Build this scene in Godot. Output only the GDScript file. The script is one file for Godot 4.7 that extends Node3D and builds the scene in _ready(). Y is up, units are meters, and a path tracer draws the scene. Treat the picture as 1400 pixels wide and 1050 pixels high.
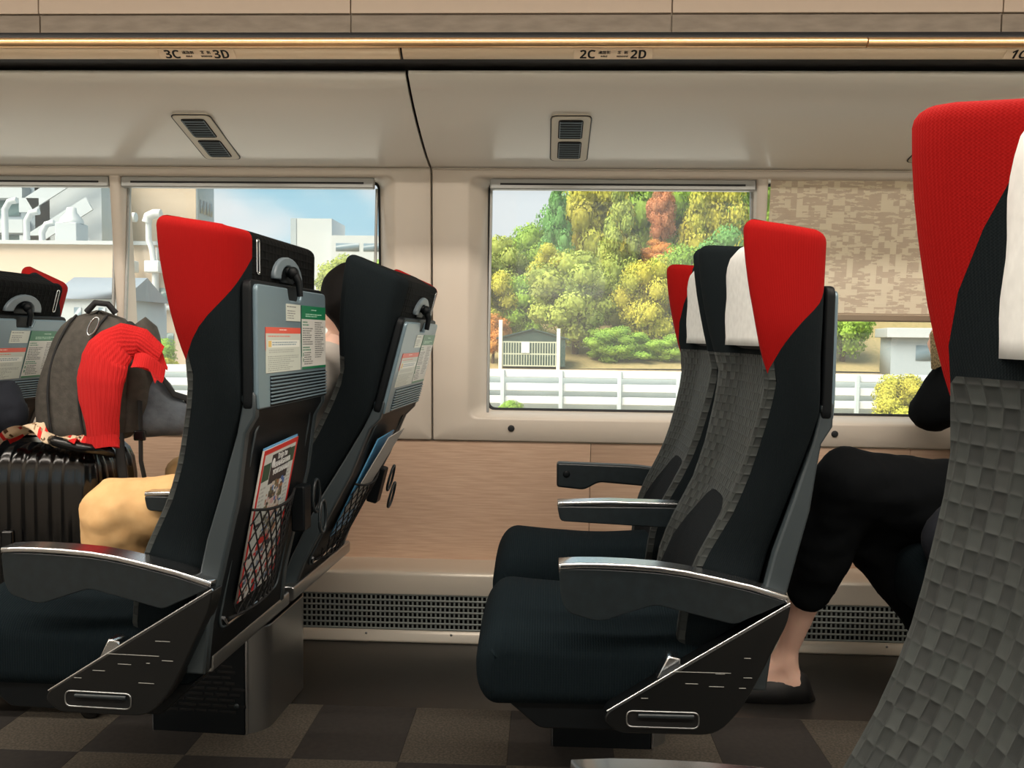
extends Node3D
# Interior of a train: seats by the windows, seen across the aisle.
# x runs along the train (seats face -x), y is up, the window wall lies at z = -2.65, the aisle at z = -1.1.

var M := {}
var used := {}
var rng := RandomNumberGenerator.new()

# ---------------------------------------------------------------- mesh helpers
class MB:
	var st := SurfaceTool.new()
	var flip := false
	var colored := false
	var col := Color.WHITE
	func _init():
		st.begin(Mesh.PRIMITIVE_TRIANGLES)
		st.set_smooth_group(0)
	func grp(g: int):
		st.set_smooth_group(g)
	func v(p: Vector3, uv: Vector2):
		if colored: st.set_color(col)
		st.set_uv(uv)
		st.add_vertex(p)
	# a, b, c counter-clockwise seen from outside
	func tri(a: Vector3, b: Vector3, c: Vector3, ua := Vector2.ZERO, ub := Vector2.ZERO, uc := Vector2.ZERO):
		if flip:
			v(a, ua); v(b, ub); v(c, uc)
		else:
			v(a, ua); v(c, uc); v(b, ub)
	func quad(a: Vector3, b: Vector3, c: Vector3, d: Vector3, ua := Vector2(0, 1), ub := Vector2(1, 1), uc := Vector2(1, 0), ud := Vector2(0, 0)):
		tri(a, b, c, ua, ub, uc)
		tri(a, c, d, ua, uc, ud)
	# rows of points; u runs to the right and rows upwards seen from outside
	func grid(rows: Array, close := false, uvs: Array = []):
		for j in rows.size() - 1:
			var n: int = rows[j].size()
			for i in (n if close else n - 1):
				var k := (i + 1) % n
				if uvs.is_empty():
					quad(rows[j][i], rows[j][k], rows[j + 1][k], rows[j + 1][i], Vector2(i / float(n), 1.0 - j / float(rows.size())), Vector2((i + 1) / float(n), 1.0 - j / float(rows.size())), Vector2((i + 1) / float(n), 1.0 - (j + 1) / float(rows.size())), Vector2(i / float(n), 1.0 - (j + 1) / float(rows.size())))
				else:
					quad(rows[j][i], rows[j][k], rows[j + 1][k], rows[j + 1][i], uvs[j][i], uvs[j][k], uvs[j + 1][k], uvs[j + 1][i])
	# extrude a counter-clockwise profile (seen from +z) along z with rounded rims
	func extr(prof: PackedVector2Array, z0: float, z1: float, r := 0.0, seg := 1, xf := Transform3D.IDENTITY, soft := false, crown := 0.0):
		var n := prof.size()
		var nor := PackedVector2Array()
		if r > 0.0:
			for attempt in 5:
				var test := PackedVector2Array()
				for i in n:
					var d1 := (prof[i] - prof[(i + n - 1) % n]).normalized()
					var d2 := (prof[(i + 1) % n] - prof[i]).normalized()
					var m1 := Vector2(d1.y, -d1.x)
					var m2 := Vector2(d2.y, -d2.x)
					test.append(prof[i] - (m1 + m2) / maxf(0.35, 1.0 + m1.dot(m2)) * r)
				if Geometry2D.triangulate_polygon(test).size() > 0: break
				r *= 0.6
		for i in n:
			var e1 := (prof[i] - prof[(i + n - 1) % n]).normalized()
			var e2 := (prof[(i + 1) % n] - prof[i]).normalized()
			var a := Vector2(e1.y, -e1.x)
			var b := Vector2(e2.y, -e2.x)
			nor.append((a + b) / maxf(0.35, 1.0 + a.dot(b)))
		var steps := []
		if r > 0.0:
			for k in seg + 1:
				var t := PI / 2 * k / seg
				steps.append([r * (1.0 - sin(t)), z0 + r * (1.0 - cos(t))])
			if crown != 0.0:
				for k in 7: steps.append([0.0, lerpf(z0 + r, z1 - r, (k + 1) / 8.0)])
			for k in seg + 1:
				var t := PI / 2 * k / seg
				steps.append([r * (1.0 - cos(t)), z1 - r + r * sin(t)])
		else:
			steps = [[0.0, z0], [0.0, z1]]
		var rings := []
		var top := -1e9
		var low := 1e9
		for q in prof:
			top = maxf(top, q.y); low = minf(low, q.y)
		for s in steps:
			var ring := PackedVector3Array()
			for i in n:
				var q: Vector2 = prof[i] - nor[i] * s[0]
				var f: float = (s[1] - z0) / (z1 - z0) * 2.0 - 1.0
				ring.append(xf * Vector3(q.x, q.y + crown * (1.0 - f * f) * clampf((q.y - low) / (top - low), 0, 1), s[1]))
			rings.append(ring)
		grp(0 if soft else 1)
		for j in rings.size() - 1:
			if not soft: grp(1 if (r == 0.0 or j == seg) else 2)
			for i in n:
				var k := (i + 1) % n
				quad(rings[j][i], rings[j][k], rings[j + 1][k], rings[j + 1][i])
		var poly := PackedVector2Array()
		for i in n: poly.append(prof[i] - nor[i] * steps[0][0])
		var t := Geometry2D.triangulate_polygon(poly)
		if not soft: grp(3)
		var area := 0.0
		for i in n: area += poly[i].cross(poly[(i + 1) % n])
		for i in range(0, t.size(), 3):
			var a := t[i]
			var b := t[i + 1]
			var c := t[i + 2]
			if (poly[b] - poly[a]).cross(poly[c] - poly[a]) < 0:
				var w := b
				b = c; c = w
			var e: PackedVector3Array = rings[rings.size() - 1]
			var o: PackedVector3Array = rings[0]
			if not soft: grp(3)
			tri(e[a], e[b], e[c], poly[a], poly[b], poly[c])
			if not soft: grp(4)
			tri(o[a], o[c], o[b], poly[a], poly[c], poly[b])
		grp(0)
	func box(c: Vector3, s: Vector3, r := 0.0, xf := Transform3D.IDENTITY):
		var h := s / 2
		if r <= 0.0:
			extr(PackedVector2Array([Vector2(-h.x, -h.y), Vector2(h.x, -h.y), Vector2(h.x, h.y), Vector2(-h.x, h.y)]), -h.z, h.z, 0.0, 1, xf * Transform3D(Basis.IDENTITY, c))
		else:
			r = minf(r, minf(h.x, minf(h.y, h.z)) * 0.95)
			extr(rrect(-h.x, -h.y, h.x, h.y, r, 3), -h.z, h.z, r, 2, xf * Transform3D(Basis.IDENTITY, c))
	static func rrect(x0: float, y0: float, x1: float, y1: float, r: float, seg := 4) -> PackedVector2Array:
		return MB.rpoly([Vector2(x0, y0), Vector2(x1, y0), Vector2(x1, y1), Vector2(x0, y1)], r, seg)
	# polygon with rounded corners; r is a number or one number per corner
	static func rpoly(pts: Array, r, seg := 4) -> PackedVector2Array:
		var out := PackedVector2Array()
		var n := pts.size()
		for i in n:
			var p: Vector2 = pts[i]
			var a: Vector2 = pts[(i + n - 1) % n]
			var b: Vector2 = pts[(i + 1) % n]
			var rr: float = r[i] if r is Array else r
			var d := minf(rr, 0.49 * minf((a - p).length(), (b - p).length()))
			if d < 1e-5:
				out.append(p)
				continue
			var s := p + (a - p).normalized() * d
			var e := p + (b - p).normalized() * d
			for k in seg + 1:
				var t := k / float(seg)
				out.append(s.lerp(p, t).lerp(p.lerp(e, t), t))
		return out
	func tube(path: PackedVector3Array, r, n := 8, caps := true, flat := 1.0):
		var rows := []
		var up := Vector3.UP
		for i in path.size():
			var d := (path[mini(i + 1, path.size() - 1)] - path[maxi(i - 1, 0)]).normalized()
			if absf(d.dot(up)) > 0.95: up = Vector3.RIGHT if absf(d.x) < 0.9 else Vector3.BACK
			var s := d.cross(up).normalized()
			up = s.cross(d).normalized()
			var rr: float = r[i] if r is Array or r is PackedFloat32Array else r
			var ring := PackedVector3Array()
			for k in n:
				var a := TAU * k / n
				ring.append(path[i] + s * cos(a) * rr + up * sin(a) * rr * flat)
			rows.append(ring)
		grid(rows, true)
		if caps:
			grp(5)
			for k in range(1, n - 1):
				tri(rows[0][0], rows[0][k + 1], rows[0][k])
				var e: PackedVector3Array = rows[rows.size() - 1]
				tri(e[0], e[k], e[k + 1])
			grp(0)
	func ell(xf: Transform3D, nu := 16, nv := 10):
		var rows := []
		for j in nv + 1:
			var b := -PI / 2 + PI * j / nv
			var ring := PackedVector3Array()
			for i in nu:
				var a := -TAU * i / nu
				ring.append(xf * Vector3(cos(a) * cos(b), sin(b), sin(a) * cos(b)))
			rows.append(ring)
		grid(rows, true)
	func lathe(prof: Array, n: int, xf := Transform3D.IDENTITY):
		var rows := []
		for p in prof:
			var ring := PackedVector3Array()
			for i in n:
				var a := -TAU * i / n
				ring.append(xf * Vector3(cos(a) * p.x, p.y, sin(a) * p.x))
			rows.append(ring)
		grid(rows, true)
	func mesh() -> ArrayMesh:
		st.generate_normals()
		st.index()
		return st.commit()

func numbered(n: String) -> String:
	if not used.has(n):
		used[n] = 0
		return n
	used[n] += 1
	return "%s_%03d" % [n, used[n]]

func fin(mb: MB, called: String, mat: Material, parent: Node = self) -> MeshInstance3D:
	var o := MeshInstance3D.new()
	o.mesh = mb.mesh()
	o.material_override = null
	o.mesh.surface_set_material(0, mat)
	o.name = numbered(called) if parent == self else called
	parent.add_child(o, true)
	return o

func put(mesh: Mesh, called: String, parent: Node, xf := Transform3D.IDENTITY, mat: Material = null) -> MeshInstance3D:
	var o := MeshInstance3D.new()
	o.mesh = mesh
	if mat: o.material_override = mat
	o.name = numbered(called) if parent == self else called
	parent.add_child(o, true)
	o.transform = xf
	return o

func tag(o: Node, label: String, category: String, group := ""):
	o.set_meta("label", label)
	o.set_meta("category", category)
	if group: o.set_meta("group", group)

func thing(called: String, label: String, category: String, at := Vector3.ZERO, group := "") -> Node3D:
	var o := Node3D.new()
	o.name = numbered(called)
	add_child(o)
	o.position = at
	tag(o, label, category, group)
	return o

func struct(o: Node) -> Node:
	o.set_meta("kind", "structure")
	return o

func tab(t: Array, y: float) -> float:
	if y <= t[0][0]: return t[0][1]
	for i in t.size() - 1:
		if y <= t[i + 1][0]:
			return lerpf(t[i][1], t[i + 1][1], (y - t[i][0]) / (t[i + 1][0] - t[i][0]))
	return t[t.size() - 1][1]

# ---------------------------------------------------------------- materials
func mat(called: String, c: Color, rough := 0.6, metal := 0.0) -> StandardMaterial3D:
	var m := StandardMaterial3D.new()
	m.resource_name = called
	m.albedo_color = c
	m.roughness = rough
	m.metallic = metal
	M[called] = m
	return m

func noise_tex(freq: float, c0: Color, c1: Color, sd: int, size := 512, oct := 4, mid := 0.5) -> NoiseTexture2D:
	var n := FastNoiseLite.new()
	n.seed = sd
	n.frequency = freq
	n.fractal_octaves = oct
	var t := NoiseTexture2D.new()
	t.width = size
	t.height = size
	t.seamless = true
	t.noise = n
	var g := Gradient.new()
	g.set_color(0, c0)
	g.set_color(1, c1)
	g.add_point(mid, c0.lerp(c1, 0.5))
	t.color_ramp = g
	return t

func tripl(m: StandardMaterial3D, tex: Texture2D, sc: Vector3, bump := 0.0, bumptex: Texture2D = null):
	m.albedo_texture = tex
	m.uv1_triplanar = true
	m.uv1_scale = sc
	if bump > 0.0:
		m.heightmap_enabled = true
		m.heightmap_texture = bumptex
		m.heightmap_scale = bump

func img_tex(im: Image) -> ImageTexture:
	return ImageTexture.create_from_image(im)

func checker_images() -> Array:
	var r := RandomNumberGenerator.new()
	r.seed = 5
	var a := Image.create(512, 512, false, Image.FORMAT_RGB8)
	var h := Image.create(512, 512, false, Image.FORMAT_RGB8)
	var tone := []
	for k in 256: tone.append(r.randf())
	for y in 512:
		for x in 512:
			var j := y / 32
			var i := x / 32
			var lx := (x % 32) / 31.0 * 2 - 1
			var ly := (y % 32) / 31.0 * 2 - 1
			var t: float = tone[j * 16 + i]
			var base := 0.218 if (i + j) % 2 == 0 else 0.278
			base += (t - 0.5) * 0.06
			var thread := 0.012 * (1.0 if ((x + y * 2) % 4 < 2) == ((i + j) % 2 == 0) else -1.0)
			var c := base + thread
			a.set_pixel(x, y, Color(c * 1.0, c * 0.99, c * 0.95))
			var hh := (1.0 - pow(absf(lx), 4)) * (1.0 - pow(absf(ly), 4))
			hh = hh * (0.85 if (i + j) % 2 == 0 else 0.6) + 0.06 * thread / 0.012
			h.set_pixel(x, y, Color(hh, hh, hh))
	return [img_tex(a), img_tex(h)]

func knit_bump() -> ImageTexture:
	var h := Image.create(64, 64, false, Image.FORMAT_RGB8)
	for y in 64:
		for x in 64:
			var v := 0.5 + 0.5 * sin(TAU * (x + (4 if (y / 8) % 2 else 0)) / 8.0) * sin(PI * y / 8.0)
			h.set_pixel(x, y, Color(v, v, v))
	return img_tex(h)

func blind_images() -> Array:
	var r := RandomNumberGenerator.new()
	r.seed = 21
	var n := FastNoiseLite.new()
	n.seed = 4
	n.frequency = 0.03
	var a := Image.create(512, 512, false, Image.FORMAT_RGB8)
	var h := Image.create(512, 512, false, Image.FORMAT_RGB8)
	var tone := []
	for k in 1024: tone.append(r.randf())
	var dark := Color(0.83, 0.77, 0.70)
	var light := Color(0.95, 0.92, 0.85)
	for y in 512:
		for x in 512:
			var t: float = tone[(y / 16) * 32 + x / 16]
			var w := n.get_noise_2d(x * 0.6, y * 3.0)
			var l := 0.15
			if t > 0.72: l = 0.95
			elif t > 0.42: l = 0.9 if w > 0.05 else 0.2
			else: l = 0.25 if w < 0.28 else 0.85
			l += 0.10 * (1.0 if (y % 3) == 0 else -0.4) + 0.12 * w
			var c := dark.lerp(light, clampf(l, 0, 1))
			a.set_pixel(x, y, c)
			h.set_pixel(x, y, Color(l, l, l))
	return [img_tex(a), img_tex(h)]

func print_tex(w: int, h: int, base: Color, ops: Array) -> ImageTexture:
	var im := Image.create(w, h, false, Image.FORMAT_RGB8)
	im.fill(base)
	for o in ops:
		if o[0] == "r":
			im.fill_rect(Rect2i(o[1], o[2], o[3], o[4]), o[5])
		else:  # lines of small print: x, y, w, h, step, colour, seed
			var r := RandomNumberGenerator.new()
			r.seed = o[7]
			var y: int = o[2]
			while y < o[2] + o[4]:
				var x: int = o[1]
				var stop: int = o[1] + int(o[3] * r.randf_range(0.6, 1.0))
				while x < stop:
					var l := r.randi_range(3, 14)
					im.fill_rect(Rect2i(x, y, mini(l, stop - x), maxi(2, o[5] / 2)), o[6])
					x += l + 3
				y += o[5]
	return img_tex(im)

func flat_mat(called: String, tex: Texture2D, rough := 0.35) -> StandardMaterial3D:
	var m := mat(called, Color.WHITE, rough)
	m.albedo_texture = tex
	return m

func make_materials():
	var fine := noise_tex(0.25, Color(0.5, 0.5, 0.5), Color(1, 1, 1), 3, 256, 2)
	var ck := checker_images()
	var knit := knit_bump()
	var m := mat("checker_fabric", Color(0.73, 0.79, 0.80), 0.68)
	m.metallic_specular = 0.38
	m.albedo_texture = ck[0]
	m.uv1_scale = Vector3(3.7, 3.7, 1)
	m.heightmap_enabled = true; m.heightmap_texture = ck[1]; m.heightmap_scale = 0.17
	m.rim_enabled = true; m.rim = 0.12
	m = mat("black_fabric", Color(0.085, 0.108, 0.118), 0.95)
	m.metallic_specular = 0.2
	m.uv1_scale = Vector3(45, 45, 1)
	m.heightmap_enabled = true; m.heightmap_texture = knit; m.heightmap_scale = 0.05
	m = mat("black_checker_fabric", Color(0.26, 0.285, 0.30), 0.9)
	m.metallic_specular = 0.25
	m.albedo_texture = ck[0]
	m.uv1_scale = Vector3(3.7, 3.7, 1)
	m.heightmap_enabled = true; m.heightmap_texture = ck[1]; m.heightmap_scale = 0.16
	m = mat("dotted_fabric", Color(0.085, 0.10, 0.11), 0.9)
	m.metallic_specular = 0.25
	m.uv1_scale = Vector3(30, 30, 1)
	m.heightmap_enabled = true; m.heightmap_texture = knit; m.heightmap_scale = 0.09
	m = mat("cushion_fabric", Color(0.070, 0.104, 0.120), 0.95)
	m.metallic_specular = 0.2
	m.uv1_triplanar = true
	m.uv1_scale = Vector3(26, 26, 26)
	m.heightmap_enabled = true; m.heightmap_texture = knit; m.heightmap_scale = 0.10
	m = mat("red_fabric", Color(0.57, 0.05, 0.044), 0.9)
	m.metallic_specular = 0.25
	m.uv1_scale = Vector3(40, 40, 1)
	m.heightmap_enabled = true; m.heightmap_texture = knit; m.heightmap_scale = 0.05
	m = mat("white_cloth", Color(0.90, 0.91, 0.90), 0.9)
	tripl(m, noise_tex(0.04, Color(0.92, 0.92, 0.92), Color(1, 1, 1), 8, 256), Vector3(4, 4, 4))
	mat("pad_black", Color(0.05, 0.05, 0.055), 0.85)
	m = mat("arm_plastic", Color(0.12, 0.155, 0.17), 0.38)
	tripl(m, noise_tex(0.03, Color(0.80, 0.80, 0.80), Color(1, 1, 1), 12, 256), Vector3(5, 5, 5))
	m = mat("pod_plastic", Color(0.04, 0.05, 0.055), 0.30)
	m = mat("shell_plastic", Color(0.20, 0.235, 0.25), 0.45)
	mat("shell_black", Color(0.055, 0.07, 0.08), 0.5).metallic_specular = 0.3
	mat("scratch", Color(0.62, 0.62, 0.60), 0.6)
	mat("tray_grey", Color(0.43, 0.51, 0.55), 0.32, 0.25)
	mat("arch_grey", Color(0.40, 0.45, 0.48), 0.4)
	mat("silver", Color(0.80, 0.81, 0.82), 0.22, 1.0)
	m = mat("steel", Color(0.62, 0.63, 0.63), 0.34, 1.0)
	m = mat("duct_metal", Color(0.86, 0.83, 0.78), 0.36, 0.35)
	mat("duct_lattice", Color(0.58, 0.61, 0.60), 0.45, 0.3)
	mat("hole_shade", Color(0.012, 0.012, 0.013), 0.9)  # near-black that stands in for shade inside holes and slots
	mat("net_black", Color(0.02, 0.02, 0.02), 0.8)
	m = mat("wood_laminate", Color(1, 1, 1), 0.5)
	tripl(m, noise_tex(0.02, Color(0.80, 0.655, 0.55), Color(0.92, 0.81, 0.71), 17, 1024, 5), Vector3(0.35, 7.0, 0.35))
	m = mat("panel_beige", Color(0.84, 0.80, 0.745), 0.32)
	m = mat("cove_beige", Color(0.88, 0.865, 0.83), 0.2)
	mat("frame_grey", Color(0.66, 0.67, 0.66), 0.35, 0.3)
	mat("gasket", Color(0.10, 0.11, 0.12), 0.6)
	mat("strip_beige", Color(0.95, 0.86, 0.74), 0.4)
	mat("rail_metal", Color(0.90, 0.74, 0.55), 0.28, 0.85)
	m = mat("upper_wall", Color(1, 1, 1), 0.5)
	tripl(m, noise_tex(0.02, Color(0.50, 0.455, 0.40), Color(0.60, 0.55, 0.49), 6, 512, 5), Vector3(0.8, 3, 0.8))
	mat("ceiling_beige", Color(0.79, 0.72, 0.65), 0.6)
	mat("rack_dark", Color(0.02, 0.02, 0.022), 0.6)
	mat("vent_beige", Color(0.76, 0.72, 0.64), 0.4)
	mat("vent_dark", Color(0.02, 0.025, 0.028), 0.45)
	mat("letter_black", Color(0.035, 0.04, 0.045), 0.6)
	mat("plate_beige", Color(0.95, 0.86, 0.745), 0.4)
	var bl := blind_images()
	m = mat("blind_fabric", Color.WHITE, 0.9)
	m.albedo_texture = bl[0]
	m.uv1_scale = Vector3(1.7, 1.7, 1)
	m.heightmap_enabled = true; m.heightmap_texture = bl[1]; m.heightmap_scale = 0.05
	m.backlight_enabled = true; m.backlight = Color(0.8, 0.78, 0.72)
	mat("blind_bar", Color(0.62, 0.56, 0.48), 0.4, 0.4)
	m = mat("glass", Color(0.93, 0.97, 0.97, 0.17), 0.02)  # the whitish alpha paints a haze that washes out the view
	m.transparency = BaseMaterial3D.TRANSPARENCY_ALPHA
	# floor
	m = mat("floor_dark", Color(1, 1, 1), 0.32)
	tripl(m, noise_tex(0.05, Color(0.125, 0.122, 0.115), Color(0.165, 0.16, 0.15), 31, 256), Vector3(2, 2, 2))
	m = mat("tile_light", Color(1, 1, 1), 0.75)
	var sp := noise_tex(0.09, Color(0.17, 0.155, 0.13), Color(0.36, 0.33, 0.285), 33, 512, 3)
	tripl(m, sp, Vector3(2.6, 2.6, 2.6), 0.06, sp)
	m = mat("tile_dark", Color(1, 1, 1), 0.7)
	tripl(m, noise_tex(0.08, Color(0.115, 0.105, 0.098), Color(0.17, 0.155, 0.14), 34, 256, 3), Vector3(2.6, 2.6, 2.6))
	mat("lamp_glow", Color(1, 0.95, 0.86), 0.6)
	M.lamp_glow.emission_enabled = true
	M.lamp_glow.emission = Color(1.0, 0.955, 0.90)
	M.lamp_glow.emission_energy_multiplier = 1.2
	# luggage and clothes
	m = mat("bag_canvas", Color(1, 1, 1), 0.9)
	tripl(m, noise_tex(0.05, Color(0.235, 0.225, 0.205), Color(0.33, 0.315, 0.29), 41, 256), Vector3(3, 3, 3), 0.1, fine)
	m = mat("bag_blue", Color(1, 1, 1), 0.9)
	tripl(m, noise_tex(0.05, Color(0.30, 0.33, 0.36), Color(0.42, 0.45, 0.48), 42, 256), Vector3(3, 3, 3), 0.1, fine)
	mat("strap_black", Color(0.11, 0.115, 0.12), 0.8)
	mat("case_black", Color(0.025, 0.027, 0.03), 0.18)
	mat("case_handle", Color(0.05, 0.055, 0.06), 0.25)
	m = mat("red_knit", Color(0.76, 0.09, 0.09), 0.95)
	m.uv1_triplanar = true; m.uv1_scale = Vector3(30, 30, 30)
	m.heightmap_enabled = true; m.heightmap_texture = knit; m.heightmap_scale = 0.12
	m = mat("tan_cotton", Color(1, 1, 1), 0.9)
	tripl(m, noise_tex(0.03, Color(0.90, 0.71, 0.48), Color(0.96, 0.79, 0.56), 43, 256), Vector3(3, 3, 3))
	m = mat("black_cotton", Color(0.052, 0.06, 0.068), 0.95)
	m.metallic_specular = 0.2
	mat("navy_denim", Color(0.10, 0.12, 0.16), 0.9)
	mat("white_shirt", Color(0.72, 0.70, 0.67), 0.9)
	m = mat("skin", Color(0.92, 0.75, 0.67), 0.55)
	m.subsurf_scatter_enabled = true; m.subsurf_scatter_strength = 0.1
	mat("hair_brown", Color(0.035, 0.027, 0.023), 0.75).metallic_specular = 0.25
	mat("shoe_black", Color(0.03, 0.03, 0.033), 0.6)
	mat("white_piping", Color(0.80, 0.76, 0.70), 0.7)

# ---------------------------------------------------------------- body fields
# bones: [a, b, ra, rb]; smooth union meshed as surface nets into mb
func blob(mb: MB, bones: Array, cell: float, k: float, lumps := 0.0):
	var lo := Vector3(1e9, 1e9, 1e9)
	var hi := -lo
	for b in bones:
		var r := maxf(b[2], b[3]) + 2.5 * cell + k * 0.5
		for p in [b[0], b[1]]:
			lo = lo.min(p - Vector3(r, r, r))
			hi = hi.max(p + Vector3(r, r, r))
	var n := Vector3i(((hi - lo) / cell).ceil()) + Vector3i(2, 2, 2)
	var f := PackedFloat32Array()
	f.resize(n.x * n.y * n.z)
	f.fill(1.0)
	var noise := FastNoiseLite.new()
	noise.seed = 3
	noise.frequency = 9.0
	for b in bones:
		var a: Vector3 = b[0]
		var d: Vector3 = b[1] - b[0]
		var dd := maxf(d.length_squared(), 1e-9)
		var r := maxf(b[2], b[3]) + 2.5 * cell + k
		var l := Vector3i(((a.min(b[1]) - Vector3(r, r, r) - lo) / cell).floor()).max(Vector3i.ZERO)
		var h := Vector3i(((a.max(b[1]) + Vector3(r, r, r) - lo) / cell).ceil()).min(n - Vector3i.ONE)
		for z in range(l.z, h.z + 1):
			for y in range(l.y, h.y + 1):
				var at := (z * n.y + y) * n.x
				for x in range(l.x, h.x + 1):
					var p := lo + Vector3(x, y, z) * cell - a
					var t := clampf(p.dot(d) / dd, 0.0, 1.0)
					var e := (p - d * t).length() - lerpf(b[2], b[3], t)
					var c := f[at + x]
					var m := maxf(k - absf(c - e), 0.0) / k
					f[at + x] = minf(c, e) - m * m * k * 0.25
	if lumps > 0.0:
		for z in n.z:
			for y in n.y:
				for x in n.x:
					var i := (z * n.y + y) * n.x + x
					if absf(f[i]) < 4.0 * cell:
						var p := lo + Vector3(x, y, z) * cell
						f[i] += lumps * noise.get_noise_3d(p.x, p.y * 1.6, p.z)
	var vert := {}
	var strides := [1, n.x, n.x * n.y]
	for z in n.z - 1:
		for y in n.y - 1:
			for x in n.x - 1:
				var i := (z * n.y + y) * n.x + x
				var s := 0
				var sum := Vector3.ZERO
				var cnt := 0
				var v := [f[i], f[i + 1], f[i + n.x], f[i + n.x + 1], f[i + strides[2]], f[i + strides[2] + 1], f[i + strides[2] + n.x], f[i + strides[2] + n.x + 1]]
				for q in 8:
					if v[q] < 0.0: s += 1
				if s == 0 or s == 8: continue
				for q in 8:
					for ax in 3:
						var w := q | (1 << ax)
						if w == q or (v[q] < 0.0) == (v[w] < 0.0): continue
						var t: float = v[q] / (v[q] - v[w])
						var o := Vector3(q & 1, (q >> 1) & 1, (q >> 2) & 1)
						o[ax] += t
						sum += o
						cnt += 1
				vert[i] = lo + (Vector3(x, y, z) + sum / cnt) * cell
	for i in vert:
		for ax in 3:
			var j: int = i + strides[ax]
			if j >= f.size() or (f[i] < 0.0) == (f[j] < 0.0): continue
			var s1: int = strides[(ax + 1) % 3]
			var s2: int = strides[(ax + 2) % 3]
			if not (vert.has(i - s1) and vert.has(i - s2) and vert.has(i - s1 - s2)): continue
			var p0: Vector3 = vert[i]
			var p1: Vector3 = vert[i - s1]
			var p2: Vector3 = vert[i - s1 - s2]
			var p3: Vector3 = vert[i - s2]
			if f[i] < 0.0: mb.quad(p2, p3, p0, p1)
			else: mb.quad(p1, p0, p3, p2)

# ---------------------------------------------------------------- the seat
const XW := [[0.33, 0.250], [0.45, 0.245], [0.52, 0.254], [0.58, 0.274], [0.68, 0.326], [0.75, 0.350], [0.80, 0.362], [0.86, 0.376], [0.92, 0.383], [0.96, 0.370], [1.0, 0.360], [1.06, 0.347], [1.1, 0.340], [1.15, 0.334], [1.19, 0.333]]
const XF := [[0.33, 0.268], [0.45, 0.268], [0.52, 0.278], [0.58, 0.298], [0.68, 0.348], [0.75, 0.376], [0.80, 0.390], [0.86, 0.402], [0.92, 0.412], [1.0, 0.412], [1.19, 0.412]]
const XB := [[0.33, 0.362], [0.45, 0.375], [0.555, 0.396], [0.607, 0.408], [0.682, 0.432], [0.78, 0.462], [0.861, 0.482], [1.06, 0.484], [1.19, 0.486]]
const HW := [[0.33, 0.168], [0.6, 0.172], [0.75, 0.188], [0.9, 0.212], [1.0, 0.225], [1.19, 0.225]]
const FR := [-1.0, -0.985, -0.955, -0.92, -0.87, -0.80, -0.72, -0.63, -0.54, -0.42, -0.28, -0.14, 0.0, 0.14, 0.28, 0.42, 0.54, 0.63, 0.72, 0.80, 0.87, 0.92, 0.955, 0.985, 1.0]
const Y0 := 0.33
const YT := 1.166
const PIV := Vector2(0.36, 0.42)
const BX := 0.15

# point of the backrest surface. col: front 0..24, side+ 25..27, back 28..52 (z falling), side- 53..55
func bk(col: int, yn: float) -> Vector3:
	var w := tab(HW, yn)
	var xw := tab(XW, yn)
	var xf := tab(XF, yn)
	var xb := tab(XB, yn)
	var rc := lerpf(0.010, 0.032, smoothstep(0.84, 1.0, yn))   # how far the rear corner is rounded
	var p: Vector3
	if col < 25:
		var f: float = FR[col]
		var a := absf(f)
		var x := xf + (xw - xf) * smoothstep(0.48, 0.93, a)
		if a > 0.99: x = xw + 0.014
		elif a > 0.97: x = xw + 0.004
		p = Vector3(x, yn, f * w)
	elif col < 28:
		p = Vector3(lerpf(xw + 0.014, xb - rc, (col - 24) / 4.0), yn, w + 0.004 * sin(PI * (col - 24) / 4.0))
	elif col < 53:
		var f: float = FR[52 - col]
		var a := absf(f)
		var x := xb - rc * (1.0 - sqrt(maxf(0.0, 1.0 - pow(clampf((a - 0.62) / 0.38, 0, 1), 2.0))))
		p = Vector3(x, yn, f * w)
	else:
		p = Vector3(lerpf(xb - rc, xw + 0.014, (col - 52) / 4.0), yn, -w - 0.004 * sin(PI * (col - 52) / 4.0))
	p.y -= pow((yn - Y0) / (1.184 - Y0), 6) * maxf(0.0, p.x - 0.345) * 0.165
	return p

var ARC := []   # distance round the section, for cloth widths

func redline(col: int) -> float:
	if col < 24:
		var f: float = FR[col]
		if f < 0.96: return lerpf(1.135, 0.922, clampf((f - 0.63) / (0.955 - 0.63), 0, 1))
	return minf(1.150, 0.922 + 1.25 * (ARC[col] - ARC[22]))

func arch(col: int) -> float:
	var f := maxf(0.0, absf(FR[col]) - 0.15) / 0.73
	return lerpf(Y0, 0.678, sqrt(maxf(0.0, 1.0 - pow(f, 2.4)))) if f < 1.0 else Y0

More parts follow.
